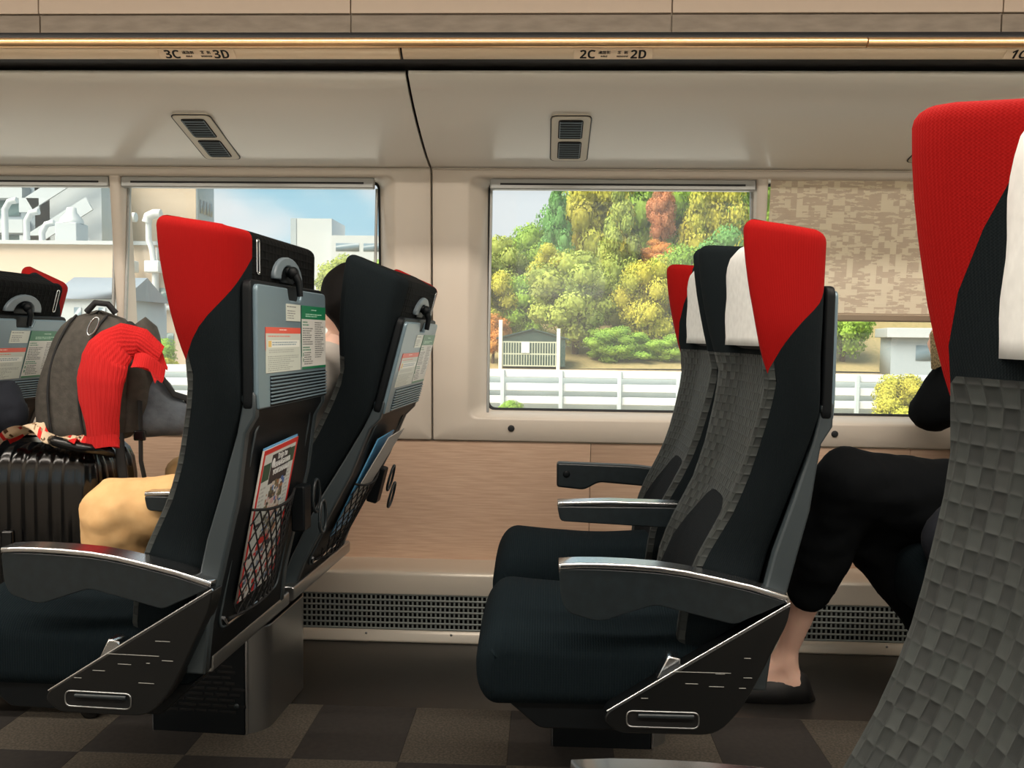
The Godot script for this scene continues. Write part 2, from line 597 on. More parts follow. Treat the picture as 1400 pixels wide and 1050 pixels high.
func backrest_meshes(m: float) -> Dictionary:
	var out := {"cover": MB.new(), "front": MB.new(), "lower": MB.new(), "red": MB.new(), "rear": MB.new()}
	for k in out: out[k].flip = m < 0
	var off := Vector3(-PIV.x, -PIV.y, 0)
	var arc := [0.0]
	for c in 56: arc.append(arc[c] + (bk((c + 1) % 56, 0.98) - bk(c, 0.98)).length())
	ARC = arc
	var put_seg := func(mb: MB, c: int, d: int, a0: float, a1: float, b0: float, b1: float, n: int):
		for j in n:
			var p := []
			var u := []
			for q in [[c, a0, a1, j, c], [d, b0, b1, j, c + 1], [d, b0, b1, j + 1, c + 1], [c, a0, a1, j + 1, c]]:
				var pt := bk(q[0], lerpf(q[1], q[2], q[3] / float(n)))
				u.append(Vector2(arc[q[4]], -lerpf(q[1], q[2], q[3] / float(n))))
				pt += off
				pt.z *= m
				p.append(pt)
			if (p[0] - p[3]).length() < 1e-6 and (p[1] - p[2]).length() < 1e-6: continue
			mb.quad(p[3], p[2], p[1], p[0], u[3], u[2], u[1], u[0])
	for c in 56:
		var d := (c + 1) % 56
		var red := (c >= 17 and c < 34)
		var rc := redline(c) if red else YT
		var rd := redline(d) if red else YT
		if c < 24:
			var ac := arch(c)
			var ad := arch(d)
			var tc := minf(0.952, rc)
			var td := minf(0.952, rd)
			put_seg.call(out.lower, c, d, Y0, ac, Y0, ad, 8)
			put_seg.call(out.front, c, d, ac, tc, ad, td, 16)
			put_seg.call(out.cover, c, d, tc, rc, td, rd, 5)
			if red: put_seg.call(out.red, c, d, rc, YT, rd, YT, 8)
		else:
			var rear := c >= 34 and c < 47
			if rear:
				put_seg.call(out.cover, c, d, Y0, 1.07, Y0, 1.07, 16)
				put_seg.call(out.rear, c, d, 1.07, YT, 1.07, YT, 5)
			else:
				put_seg.call(out.cover, c, d, Y0, rc, Y0, rd, 18)
				if red: put_seg.call(out.red, c, d, rc, YT, rd, YT, 8)
	# rounded top rim and cap
	var base := []
	for c in 56: base.append(bk(c, YT))
	var nor := []
	for c in 56:
		var t: Vector3 = base[(c + 1) % 56] - base[(c + 55) % 56]
		nor.append(Vector3(-t.z, 0, t.x).normalized())
	var rows := []
	for k in 5:
		var a := PI / 2 * k / 4.0
		var row := []
		for c in 56: row.append(base[c] + nor[c] * 0.018 * (1.0 - cos(a)) * 1.0 + Vector3(0, 0.018 * sin(a), 0))
		rows.append(row)
	# make sure the offset goes inwards
	if (base[12] + nor[12] * 0.01).x < base[12].x:
		for k in 5:
			for c in 56: rows[k][c] -= nor[c] * 2.0 * 0.018 * (1.0 - cos(PI / 2 * k / 4.0))
	var fixp := func(p: Vector3) -> Vector3:
		p += off
		p.z *= m
		return p
	for k in 4:
		for c in 56:
			var d := (c + 1) % 56
			var mb: MB = out.red if (c >= 17 and c < 34) else (out.rear if (c >= 34 and c < 47) else out.cover)
			var uu := []
			for q in [[c, k + 1], [c + 1, k + 1], [c + 1, k], [c, k]]: uu.append(Vector2(arc[q[0]], -YT - 0.007 * q[1]))
			mb.quad(fixp.call(rows[k + 1][c]), fixp.call(rows[k + 1][d]), fixp.call(rows[k][d]), fixp.call(rows[k][c]), uu[0], uu[1], uu[2], uu[3])
	var e: Array = rows[4]
	for i in 24:
		var mb: MB = out.red if i >= 17 else out.rear
		var q := [e[52 - i], e[51 - i], e[i + 1], e[i]]
		mb.quad(fixp.call(q[0]), fixp.call(q[1]), fixp.call(q[2]), fixp.call(q[3]), Vector2(q[0].z, -q[0].x), Vector2(q[1].z, -q[1].x), Vector2(q[2].z, -q[2].x), Vector2(q[3].z, -q[3].x))
	return out

var STK := {}
func make_stickers():
	var g := Color(0.10, 0.45, 0.30)
	var k := Color(0.25, 0.27, 0.27)
	STK.safety = flat_mat("safety_print", print_tex(256, 160, Color(0.78, 0.80, 0.76), [["r", 0, 0, 256, 22, Color(0.88, 0.33, 0.24)], ["l", 95, 7, 60, 8, 9, Color(0.98, 0.9, 0.86), 2], ["l", 14, 30, 200, 7, 8, Color(0.85, 0.45, 0.38), 3], ["r", 14, 46, 232, 26, Color(0.90, 0.91, 0.88)], ["r", 16, 48, 22, 22, Color(0.88, 0.74, 0.42)], ["l", 44, 52, 190, 16, 8, Color(0.45, 0.55, 0.60), 4], ["l", 20, 80, 220, 14, 7, Color(0.62, 0.64, 0.62), 5], ["l", 12, 102, 235, 52, 7, Color(0.58, 0.60, 0.58), 6]]))
	STK.guide = flat_mat("guide_print", print_tex(256, 256, Color(0.80, 0.80, 0.78), [["r", 0, 0, 256, 54, g], ["l", 100, 14, 60, 8, 9, Color(0.85, 0.95, 0.88), 11], ["l", 40, 32, 180, 14, 8, Color(0.75, 0.90, 0.80), 12], ["l", 10, 64, 80, 20, 11, g, 13], ["l", 10, 90, 105, 70, 9, k, 14], ["l", 10, 166, 90, 16, 10, g, 15], ["l", 24, 188, 90, 48, 9, k, 16], ["r", 10, 190, 8, 14, g], ["r", 10, 212, 8, 14, g], ["l", 136, 64, 110, 150, 9, k, 17], ["r", 0, 246, 256, 10, g]]))
	STK.small = flat_mat("small_print", print_tex(128, 64, Color(0.80, 0.82, 0.78), [["l", 8, 8, 80, 8, 9, k, 21], ["l", 10, 24, 76, 34, 9, Color(0.45, 0.46, 0.46), 22]]))

func sticker_mesh(y0: float, y1: float, z0: float, z1: float, x: float) -> MB:
	# faces +x; seen from behind the seat, left is +z
	var mb := MB.new()
	mb.grp(1)
	mb.quad(Vector3(x, y0, z1), Vector3(x, y0, z0), Vector3(x, y1, z0), Vector3(x, y1, z1))
	mb.box(Vector3(x - 0.0006, (y0 + y1) / 2, (z0 + z1) / 2), Vector3(0.001, y1 - y0 - 0.0004, absf(z1 - z0) - 0.0004))
	return mb

# m = +1: red wing towards +z; kind "aisle" has the end panel on the red side, "window" a plain arm on the red side and the folding arm on the other
func make_seat(called: String, m: float, kind: String) -> Node3D:
	var root := Node3D.new()
	root.name = called
	var B := Vector3(-BX, 0, 0)
	var T := Transform3D(Basis.IDENTITY, B)
	# cushion
	var mb := MB.new()
	var prof := MB.rpoly([Vector2(-0.094, 0.306), Vector2(0.30, 0.312), Vector2(0.37, 0.34), Vector2(0.37, 0.43), Vector2(0.30, 0.436), Vector2(0.14, 0.428), Vector2(0.0, 0.434), Vector2(-0.085, 0.440), Vector2(-0.119, 0.40), Vector2(-0.117, 0.34)], [0.05, 0.02, 0.05, 0.05, 0.02, 0.05, 0.05, 0.055, 0.03, 0.03], 6)
	mb.extr(prof, -0.18, 0.18, 0.03, 5, T, true, 0.045)
	fin(mb, "cushion", M.cushion_fabric, root)
	mb = MB.new()
	mb.extr(MB.rpoly([Vector2(0.0, 0.265), Vector2(0.30, 0.265), Vector2(0.37, 0.33), Vector2(-0.06, 0.315)], 0.01, 2), -0.165, 0.165, 0.005, 1, T)
	fin(mb, "seat_pan", M.shell_black, root)
	# backrest
	var g := backrest_meshes(m)
	var back := fin(g.cover, "backrest", M.black_fabric, root)
	back.position = Vector3(PIV.x - BX, PIV.y, 0)
	fin(g.front, "front_panel", M.checker_fabric, back).set_meta("label", "charcoal checked woven front panel")
	fin(g.lower, "lumbar_panel", M.dotted_fabric, back)
	fin(g.red, "wing_cover", M.red_fabric, back).set_meta("label", "red fabric wing of the head section")
	fin(g.rear, "rear_top_panel", M.black_checker_fabric, back)
	var O := Vector3(-PIV.x, -PIV.y, 0)
	var TB := Transform3D(Basis.IDENTITY, O)
	# headrest pad and its white cover
	mb = MB.new()
	var rows := []
	for j in 13:
		var a := j / 12.0
		var yy := lerpf(0.955, 1.168, a)
		var bulge := sqrt(maxf(0.0, 1.0 - pow(absf(a * 2 - 1), 6)))
		var row := PackedVector3Array()
		for i in 17:
			var f := i / 8.0 - 1.0
			row.append(Vector3(0.424 - 0.046 * bulge * sqrt(maxf(0.0, 1.0 - pow(absf(f), 5))), yy, -f * 0.172) + O)
		rows.append(row)
	mb.flip = true
	mb.grid(rows)
	fin(mb, "headrest_pad", M.pad_black, back)
	mb = MB.new()
	rows = []
	for j in 13:
		var a := j / 12.0
		var yy := lerpf(0.968, 1.158, a)
		var row := PackedVector3Array()
		for i in 17:
			var f := i / 8.0 - 1.0
			var b := (a * (1.168 - 0.955) * 0.9 + 0.013) / (1.168 - 0.955)
			var bulge := sqrt(maxf(0.0, 1.0 - pow(absf(b * 2 - 1), 6))) if a > 0.5 else 1.0
			row.append(Vector3(0.421 - 0.048 * bulge * sqrt(maxf(0.0, 1.0 - pow(absf(f) * 0.93, 5))) + 0.0012 * sin(9.0 * f + 14.0 * a), yy + 0.006 * (1 - f * f) * a, -f * 0.162) + O)
		rows.append(row)
	for j in range(12, -1, -1):
		var row := PackedVector3Array()
		for i in 17: row.append(rows[j][i] + Vector3(0.0016, 0, 0))
		rows.append(row)
	rows.append(rows[0])
	mb.flip = true
	mb.grid(rows)
	fin(mb, "headrest_cover", M.white_cloth, back).set_meta("label", "white cloth headrest cover")
	# plastic shell behind the lower half of the back
	mb = MB.new()
	var outer := [[0.36, 0.398], [0.45, 0.408], [0.541, 0.430], [0.60, 0.444], [0.683, 0.464], [0.76, 0.474], [0.80, 0.480], [0.83, 0.498], [0.868, 0.499], [0.878, 0.492]]
	prof = PackedVector2Array()
	for q in outer: prof.append(Vector2(q[1], q[0]))
	for q in [0.874, 0.80, 0.70, 0.607, 0.555, 0.45, 0.36]: prof.append(Vector2(tab(XB, q) + 0.001, q))
	mb.extr(prof, -0.176, 0.176, 0.006, 2, TB)
	fin(mb, "back_shell", M.shell_black, back)
	for s in [-1.0, 1.0]:
		mb = MB.new()
		prof = PackedVector2Array()
		for q in outer: prof.append(Vector2(q[1] + 0.0015, q[0]))
		for q in [0.874, 0.80, 0.70, 0.607, 0.555, 0.45, 0.36]: prof.append(Vector2(tab(XB, q) - 0.001, q))
		mb.extr(prof, s * 0.184 - 0.012, s * 0.184 + 0.012, 0.004, 2, TB)
		fin(mb, "side_rail", M.shell_plastic, back)
		mb = MB.new()
		mb.lathe([Vector2(0, 0.003), Vector2(0.007, 0.003), Vector2(0.009, 0.0), Vector2(0.009, -0.004)], 16, Transform3D(Basis(Vector3.RIGHT, s * PI / 2), Vector3(0.484, 0.862, s * 0.196) + O))
		fin(mb, "hinge_bolt", M.arm_plastic, back)
	# recessed lower panel rim
	mb = MB.new()
	var xs := func(y: float) -> float: return tab([[0.36, 0.398], [0.45, 0.408], [0.541, 0.430], [0.60, 0.444], [0.683, 0.464], [0.76, 0.474], [0.80, 0.480], [0.83, 0.498], [0.878, 0.499]], y)
	var rim := []
	for q in MB.rrect(-0.145, 0.425, 0.150, 0.815, 0.03, 4): rim.append(q)
	rim.append(rim[0])
	var path := PackedVector3Array()
	for q in rim: path.append(Vector3(minf(xs.call(q.y), 0.482) + 0.001, q.y, q.x) + O)
	mb.tube(path, 0.0028, 6, false)
	fin(mb, "panel_rim", M.shell_plastic, back)
	# tray table
	mb = MB.new()
	mb.extr(MB.rpoly([Vector2(-0.185, 0.842), Vector2(0.185, 0.842), Vector2(0.19, 0.87), Vector2(0.19, 1.066), Vector2(0.04, 1.066), Vector2(0.032, 1.043), Vector2(-0.032, 1.043), Vector2(-0.04, 1.066), Vector2(-0.19, 1.066), Vector2(-0.19, 0.87)], [0.004, 0.004, 0.004, 0.014, 0.003, 0.008, 0.008, 0.003, 0.014, 0.004], 4), 0.484, 0.504, 0.003, 2, Transform3D(Basis(Vector3(0, 0, -1), Vector3(0, 1, 0), Vector3(1, 0, 0)), O))
	fin(mb, "tray_table", M.tray_grey, back).set_meta("label", "grey folding tray table with printed stickers")
	mb = MB.new()
	mb.extr(MB.rrect(-0.20, 0.838, 0.20, 1.074, 0.02, 4), 0.478, 0.496, 0.004, 2, Transform3D(Basis(Vector3(0, 0, -1), Vector3(0, 1, 0), Vector3(1, 0, 0)), O))
	fin(mb, "tray_frame", M.shell_black, back)
	for k in 8:
		mb = MB.new()
		mb.box(Vector3(0.505, 0.849 + k * 0.0066, -0.026) + O, Vector3(0.005, 0.0034, 0.318), 0.0012)
		fin(mb, "tray_rib", M.tray_grey, back)
	mb = MB.new()
	mb.box(Vector3(0.5035, 0.872, -0.026) + O, Vector3(0.0015, 0.056, 0.320))
	fin(mb, "rib_backing", M.shell_black, back)
	fin(sticker_mesh(0.906, 0.990, -0.026, 0.155, 0.5052), "safety_sticker", STK.safety, back).position = O
	fin(sticker_mesh(0.906, 1.036, -0.183, -0.032, 0.5056), "guide_sticker", STK.guide, back).position = O
	fin(sticker_mesh(1.003, 1.036, -0.026, 0.052, 0.5052), "small_sticker", STK.small, back).position = O
	# coat hook in its arch
	mb = MB.new()
	var pts := []
	for k in 13: pts.append(Vector2(0.076 * cos(PI * k / 12.0), 1.083 + 0.046 * sin(PI * k / 12.0)))
	for k in 13: pts.append(Vector2(-0.042 * cos(PI * k / 12.0), 1.083 + 0.028 * sin(PI * k / 12.0)))
	mb.extr(PackedVector2Array(pts), 0.480, 0.493, 0.003, 2, Transform3D(Basis(Vector3(0, 0, -1), Vector3(0, 1, 0), Vector3(1, 0, 0)), O))
	fin(mb, "hook_arch", M.arch_grey, back)
	mb = MB.new()
	mb.extr(MB.rrect(-0.040, 1.076, 0.040, 1.108, 0.012, 4), 0.478, 0.488, 0.002, 1, Transform3D(Basis(Vector3(0, 0, -1), Vector3(0, 1, 0), Vector3(1, 0, 0)), O))
	mb.tube(PackedVector3Array([Vector3(0.486, 1.102, 0) + O, Vector3(0.503, 1.096, 0) + O, Vector3(0.512, 1.080, 0) + O, Vector3(0.514, 1.052, 0) + O]), [0.011, 0.010, 0.007, 0.006], 10)
	mb.ell(Transform3D(Basis.from_scale(Vector3(0.012, 0.013, 0.014)), Vector3(0.500, 1.098, 0) + O), 12, 8)
	fin(mb, "coat_hook", M.shell_black, back)
	# grab strap at the edge
	mb = MB.new()
	path = PackedVector3Array()
	for q in MB.rrect(-0.0055, -0.031, 0.0055, 0.031, 0.0053, 5): path.append(Vector3(0.486, 1.117 + q.y, m * 0.140 + q.x) + O)
	path.append(path[0])
	mb.tube(path, 0.0018, 6, false)
	fin(mb, "grab_loop", M.silver, back)
	# net pocket
	mb = MB.new()
	for s in [-1.0, 1.0]:
		for k in range(-9, 10):
			var p2 := PackedVector3Array()
			for q in 21:
				var t := q / 20.0
				var y := lerpf(0.442, 0.650, t)
				var z: float = 0.02 + s * (k * 0.0255 + (t - 0.5) * 0.13)
				if z > -0.088 and z < 0.128:
					var sag := 0.012 * (1 - pow((z - 0.02) / 0.108, 2)) * t
					p2.append(Vector3(xs.call(y) + 0.012 + 0.016 * (1 - pow((z - 0.02) / 0.108, 2)), y - sag, z) + O)
			if p2.size() > 1: mb.tube(p2, 0.0016, 4, false)
	for t in [0.0, 1.0]:
		var p3 := PackedVector3Array()
		for q in 13:
			var z := lerpf(-0.09, 0.13, q / 12.0)
			var y: float = lerpf(0.442, 0.650, t) - 0.012 * (1 - pow((z - 0.02) / 0.11, 2)) * t
			p3.append(Vector3(xs.call(y) + 0.010 + 0.018 * (1 - pow((z - 0.02) / 0.11, 2)), y, z) + O)
		mb.tube(p3, 0.003, 6)
	fin(mb, "net_pocket", M.net_black, back)
	mb = MB.new()
	mb.tube(PackedVector3Array([Vector3(0.410, 0.445, 0.135) + O, Vector3(0.409, 0.428, 0.12) + O, Vector3(0.408, 0.425, 0.0) + O, Vector3(0.409, 0.428, -0.085) + O, Vector3(0.411, 0.45, -0.098) + O]), 0.0035, 8)
	fin(mb, "pocket_frame", M.silver, back)
	# bottle holder: folded ring on a bracket
	mb = MB.new()
	mb.box(Vector3(0.462, 0.60, -0.142) + O, Vector3(0.030, 0.10, 0.045), 0.006)
	fin(mb, "holder_bracket", M.shell_black, back)
	for k in 2:
		mb = MB.new()
		path = PackedVector3Array()
		for q in 25:
			var a := TAU * q / 24.0
			path.append(Vector3(0.492 + 0.014 * k, 0.615 - 0.045 * k + 0.036 * sin(a) * (1.0 + 0.25 * signf(sin(a))), -0.155 + 0.022 * cos(a)) + O)
		mb.tube(path, 0.0035, 6, false)
		fin(mb, "holder_ring", M.arm_plastic, back)
	# bright rail along the foot of the back
	mb = MB.new()
	mb.extr(MB.rrect(0.372, 0.352, 0.402, 0.386, 0.008, 4), -0.228 if kind != "aisle" or m > 0 else -0.165, 0.228 if kind != "aisle" or m < 0 else 0.165, 0.002, 1, T)
	fin(mb, "bottom_rail", M.steel, root)
	# arms
	if kind == "aisle":
		var z0 := 0.186
		var z1 := 0.220
		mb = MB.new()
		mb.flip = m < 0
		var tz := Transform3D(Basis.from_scale(Vector3(1, 1, m)), B)
		prof = MB.rpoly([Vector2(0.030, 0.572), Vector2(0.034, 0.524), Vector2(0.045, 0.500), Vector2(0.102, 0.485), Vector2(0.198, 0.518), Vector2(0.335, 0.486), Vector2(0.424, 0.528), Vector2(0.36, 0.546), Vector2(0.303, 0.558), Vector2(0.25, 0.568), Vector2(0.202, 0.574), Vector2(0.101, 0.578), Vector2(0.034, 0.577)], [0.003, 0.02, 0.012, 0.015, 0.012, 0.01, 0.008, 0.03, 0.03, 0.03, 0.03, 0.03, 0.003], 4)
		mb.extr(prof, z0, z1, 0.004, 2, tz)
		fin(mb, "armrest", M.arm_plastic, root)
		mb = MB.new()
		mb.flip = m < 0
		var up := [Vector2(0.029, 0.576), Vector2(0.065, 0.5785), Vector2(0.101, 0.579), Vector2(0.15, 0.578), Vector2(0.202, 0.575), Vector2(0.25, 0.569), Vector2(0.303, 0.559), Vector2(0.36, 0.547), Vector2(0.424, 0.529)]
		prof = PackedVector2Array(up)
		for k in range(up.size() - 1, -1, -1): prof.append(up[k] + Vector2(0.001, 0.010))
		mb.extr(prof, z0 - 0.010, z1 + 0.002, 0.003, 2, tz)
		fin(mb, "armrest_trim", M.silver, root).set_meta("label", "polished silver strip on the armrest")
		mb = MB.new()
		mb.flip = m < 0
		prof = MB.rpoly([Vector2(0.112, 0.312), Vector2(0.137, 0.289), Vector2(0.31, 0.290), Vector2(0.352, 0.341), Vector2(0.376, 0.388), Vector2(0.425, 0.493), Vector2(0.430, 0.526), Vector2(0.120, 0.328)], [0.02, 0.02, 0.03, 0.02, 0.02, 0.03, 0.008, 0.008], 5)
		mb.extr(prof, z0 - 0.004, z1 + 0.004, 0.004, 2, tz)
		var pod := fin(mb, "end_panel", M.pod_plastic, root)
		mb = MB.new()
		mb.flip = m < 0
		mb.tube(PackedVector3Array([tz * Vector3(0.118, 0.3275, z1 + 0.002), tz * Vector3(0.27, 0.4255, z1 + 0.002), tz * Vector3(0.429, 0.5265, z1 + 0.002)]), 0.0022, 6)
		fin(mb, "edge_trim", M.silver, pod)
		mb = MB.new()
		mb.flip = m < 0
		mb.extr(PackedVector2Array([Vector2(0.20, 0.372), Vector2(0.245, 0.400), Vector2(0.245, 0.418), Vector2(0.225, 0.422)]), z0 - 0.012, z1 - 0.012, 0.002, 1, tz)
		fin(mb, "support_bracket", M.silver, root)
		# pull handle in the panel: a black plate paints the shade of a hollow, inside a thin rim
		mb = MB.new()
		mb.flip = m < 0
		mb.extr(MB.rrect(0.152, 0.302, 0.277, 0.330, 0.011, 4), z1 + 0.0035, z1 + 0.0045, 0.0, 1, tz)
		fin(mb, "hollow_shade", M.hole_shade, pod)
		mb = MB.new()
		path = PackedVector3Array()
		for q in MB.rrect(0.152, 0.302, 0.277, 0.330, 0.011, 5): path.append(tz * Vector3(q.x, q.y, z1 + 0.005))
		path.append(path[0])
		mb.tube(path, 0.0016, 6, false)
		fin(mb, "handle_rim", M.steel, pod)
		mb = MB.new()
		mb.tube(PackedVector3Array([tz * Vector3(0.172, 0.323, z1 + 0.006), tz * Vector3(0.268, 0.323, z1 + 0.006)]), 0.004, 8)
		fin(mb, "pull_bar", M.arm_plastic, pod)
	else:
		# plain arm by the wall
		mb = MB.new()
		mb.flip = m < 0
		var tz := Transform3D(Basis.from_scale(Vector3(1, 1, m)), B)
		mb.extr(MB.rpoly([Vector2(0.039, 0.552), Vector2(0.117, 0.545), Vector2(0.159, 0.568), Vector2(0.33, 0.556), Vector2(0.40, 0.56), Vector2(0.40, 0.60), Vector2(0.267, 0.617), Vector2(0.038, 0.622)], [0.008, 0.012, 0.012, 0.02, 0.01, 0.01, 0.03, 0.01], 4), 0.232, 0.272, 0.005, 2, tz)
		fin(mb, "wall_side_armrest", M.arm_plastic, root)
		mb = MB.new()
		mb.lathe([Vector2(0, 0.004), Vector2(0.006, 0.004), Vector2(0.010, 0.002), Vector2(0.011, -0.004)], 16, Transform3D(Basis(Vector3.RIGHT, PI / 2), Vector3(0.066 - BX, 0.590, m * 0.232)))
		fin(mb, "arm_bolt", M.shell_black, root)
		# folding arm between the two seats
		mb = MB.new()
		var za := -m * 0.243
		mb.extr(MB.rpoly([Vector2(0.034, 0.590), Vector2(0.040, 0.563), Vector2(0.30, 0.552), Vector2(0.40, 0.53), Vector2(0.41, 0.58), Vector2(0.30, 0.600), Vector2(0.034, 0.597)], [0.003, 0.01, 0.02, 0.01, 0.01, 0.03, 0.003], 4), za - 0.020, za + 0.020, 0.004, 2, T)
		var ma := fin(mb, "folding_armrest", M.arm_plastic, root)
		mb = MB.new()
		mb.extr(PackedVector2Array([Vector2(0.033, 0.597), Vector2(0.15, 0.602), Vector2(0.30, 0.600), Vector2(0.40, 0.584), Vector2(0.40, 0.594), Vector2(0.30, 0.610), Vector2(0.15, 0.612), Vector2(0.034, 0.607)]), za - 0.021, za + 0.021, 0.003, 2, T)
		fin(mb, "armrest_trim", M.silver, ma)
	return root

const ZC := -1.665
const ZD := -2.15
const ZB := -0.547

# puts a seat into the carriage: row shift, turn about the pedestal, recline
func place_seat(root: Node3D, tx: float, zc: float, turn: float, recline: float, label: String, group: String):
	root.name = numbered("train_seat")
	add_child(root)
	var piv := Vector3(0.38, 0, -1.92)
	var b := Basis(Vector3.UP, deg_to_rad(turn))
	root.transform = Transform3D(b, piv + b * (Vector3(BX, 0, zc) - piv) + Vector3(tx, 0, 0))
	root.get_node("backrest").rotation.z = -deg_to_rad(recline)
	tag(root, label, "train seat", group)

func seats():
	make_stickers()
	var c := make_seat("train_seat", 1.0, "aisle")
	var d := make_seat("train_seat", -1.0, "window")
	var b := make_seat("train_seat", -1.0, "aisle")
	var G := "train seats in pairs along the window wall"
	var c3 := c.duplicate()
	var d3 := d.duplicate()
	var d4 := d.duplicate()
	var d1 := d.duplicate()
	place_seat(c, 0.0, ZC, 0.0, 0.0, "aisle seat with empty cushion, white headrest cover and red outer wing, unoccupied pair", G)
	place_seat(d, 0.0, ZD, 0.0, 0.0, "window seat beside the empty aisle seat, plain wall-side armrest under the tree view", G)
	place_seat(c3, -0.982, ZC, -3.33, -0.4, "aisle seat with its back and tray table showing, magazine in the net pocket", G)
	place_seat(d3, -0.982, ZD, -3.33, 14.5, "reclined window seat of the passenger in tan trousers, tray table on its back", G)
	place_seat(d4, -2.02, ZD, 0.0, 15.0, "reclined window seat partly hidden behind the grey backpack", G)
	place_seat(d1, 1.02, ZD, 0.0, 4.0, "window seat of the passenger in black beside the lowered blind", G)
	place_seat(b, 0.0, ZB, 0.0, 1.5, "seat across the aisle from the others, large red wing and dark checked front", G)
	for s in [c3, c]:
		# scratches worn into the end panel
		var r := RandomNumberGenerator.new()
		r.seed = 9 if s == c3 else 14
		for k in 9:
			var p := Vector3(r.randf_range(0.17, 0.36), r.randf_range(0.345, 0.43), 0.2246)
			if p.y > 0.328 + (p.x - 0.12) * 0.62 or p.x > 0.30 + (p.y - 0.29) * 0.6: continue
			var mb := MB.new()
			mb.box(Vector3(p.x - BX, p.y, p.z), Vector3(r.randf_range(0.006, 0.03), 0.0009, 0.0006))
			fin(mb, "scratch", M.scratch, s.get_node("end_panel"))
		var ml := MB.new()
		ml.box(Vector3(0.28 - BX, 0.402, 0.2246), Vector3(0.10, 0.0009, 0.0006))
		fin(ml, "scratch", M.scratch, s.get_node("end_panel"))
	b.get_node("backrest").position.x -= 0.035
	d3.get_node("folding_armrest").position.x += 0.022

func pedestals():
	for q in [[0.0, 0.0, "steel and black pedestal under the empty seat pair"], [-0.982, -3.33, "steel and black pedestal under the seat with the magazine"], [-2.02, 0.0, "steel and black pedestal under the seat behind the grey backpack"], [1.02, 0.0, "steel and black pedestal under the seat of the passenger in black"], [0.0, 0.0, "steel and black pedestal under the seat across the aisle", -0.36]]:
		var o := thing("seat_pedestal", q[2], "pedestal", Vector3.ZERO, "pedestals carrying the seat pairs")
		var piv := Vector3(0.38, 0, -1.92)
		var b := Basis(Vector3.UP, deg_to_rad(q[1]))
		o.transform = Transform3D(b, piv + b * (Vector3(0.15, 0, q[3] if q.size() > 3 else -2.1) - piv) + Vector3(q[0], 0, 0))
		var mb := MB.new()
		mb.extr(MB.rpoly([Vector2(-0.118, -0.19), Vector2(0.16, -0.19), Vector2(0.16, 0.10), Vector2(0.118, 0.138), Vector2(-0.118, 0.138)], [0.03, 0.06, 0.07, 0.02, 0.004], 6), 0.0, 0.262, 0.002, 1, Transform3D(Basis(Vector3.RIGHT, Vector3.BACK, Vector3.DOWN), Vector3(0, 0.262, 0)))
		fin(mb, "column", M.steel, o)
		mb = MB.new()
		mb.box(Vector3(-0.004, 0.131, 0.137), Vector3(0.236, 0.262, 0.010), 0.003)
		fin(mb, "front_plate", M.shell_black, o)
		mb = MB.new()
		mb.box(Vector3(0.119, 0.131, 0.138), Vector3(0.006, 0.262, 0.010), 0.002)
		fin(mb, "edge_strip", M.silver, o)
		mb = MB.new()
		mb.box(Vector3(-0.119, 0.131, 0.138), Vector3(0.004, 0.262, 0.010), 0.001)
		fin(mb, "edge_strip", M.silver, o)
		mb = MB.new()
		var r := RandomNumberGenerator.new()
		r.seed = 3
		for j in 9:
			var x := -0.085
			while x < 0.085:
				var l := r.randf_range(0.015, 0.045)
				mb.box(Vector3(x + l / 2, 0.06 + j * 0.014, 0.1424), Vector3(l, 0.006, 0.0012))
				x += l + 0.006
		fin(mb, "slot_shade_bars", M.hole_shade, o)  # raised black bars painting the shade of slots, nothing is cut
		mb = MB.new()
		mb.ell(Transform3D(Basis.from_scale(Vector3(0.007, 0.007, 0.004)), Vector3(0.095, 0.075, 0.143)), 12, 8)
		fin(mb, "screw", M.arm_plastic, o)

# ---------------------------------------------------------------- the carriage
const LEAN := 0.0838   # rad: the window wall leans inwards
const XA := -4.443
const XE := 3.717

func wp(x: float, y: float, d := 0.0) -> Vector3:
	# point on the leaning wall face; d > 0 towards the room
	return Vector3(x, y, -2.766 + 0.0839 * y + d)

func ax(mb: MB, prof: PackedVector2Array, x0: float, x1: float, r := 0.0, seg := 1):
	# profile in (z, y), counter-clockwise with z to the right, run along x
	mb.extr(prof, -x1, -x0, r, seg, Transform3D(Basis(Vector3.BACK, Vector3.UP, Vector3.LEFT), Vector3.ZERO))

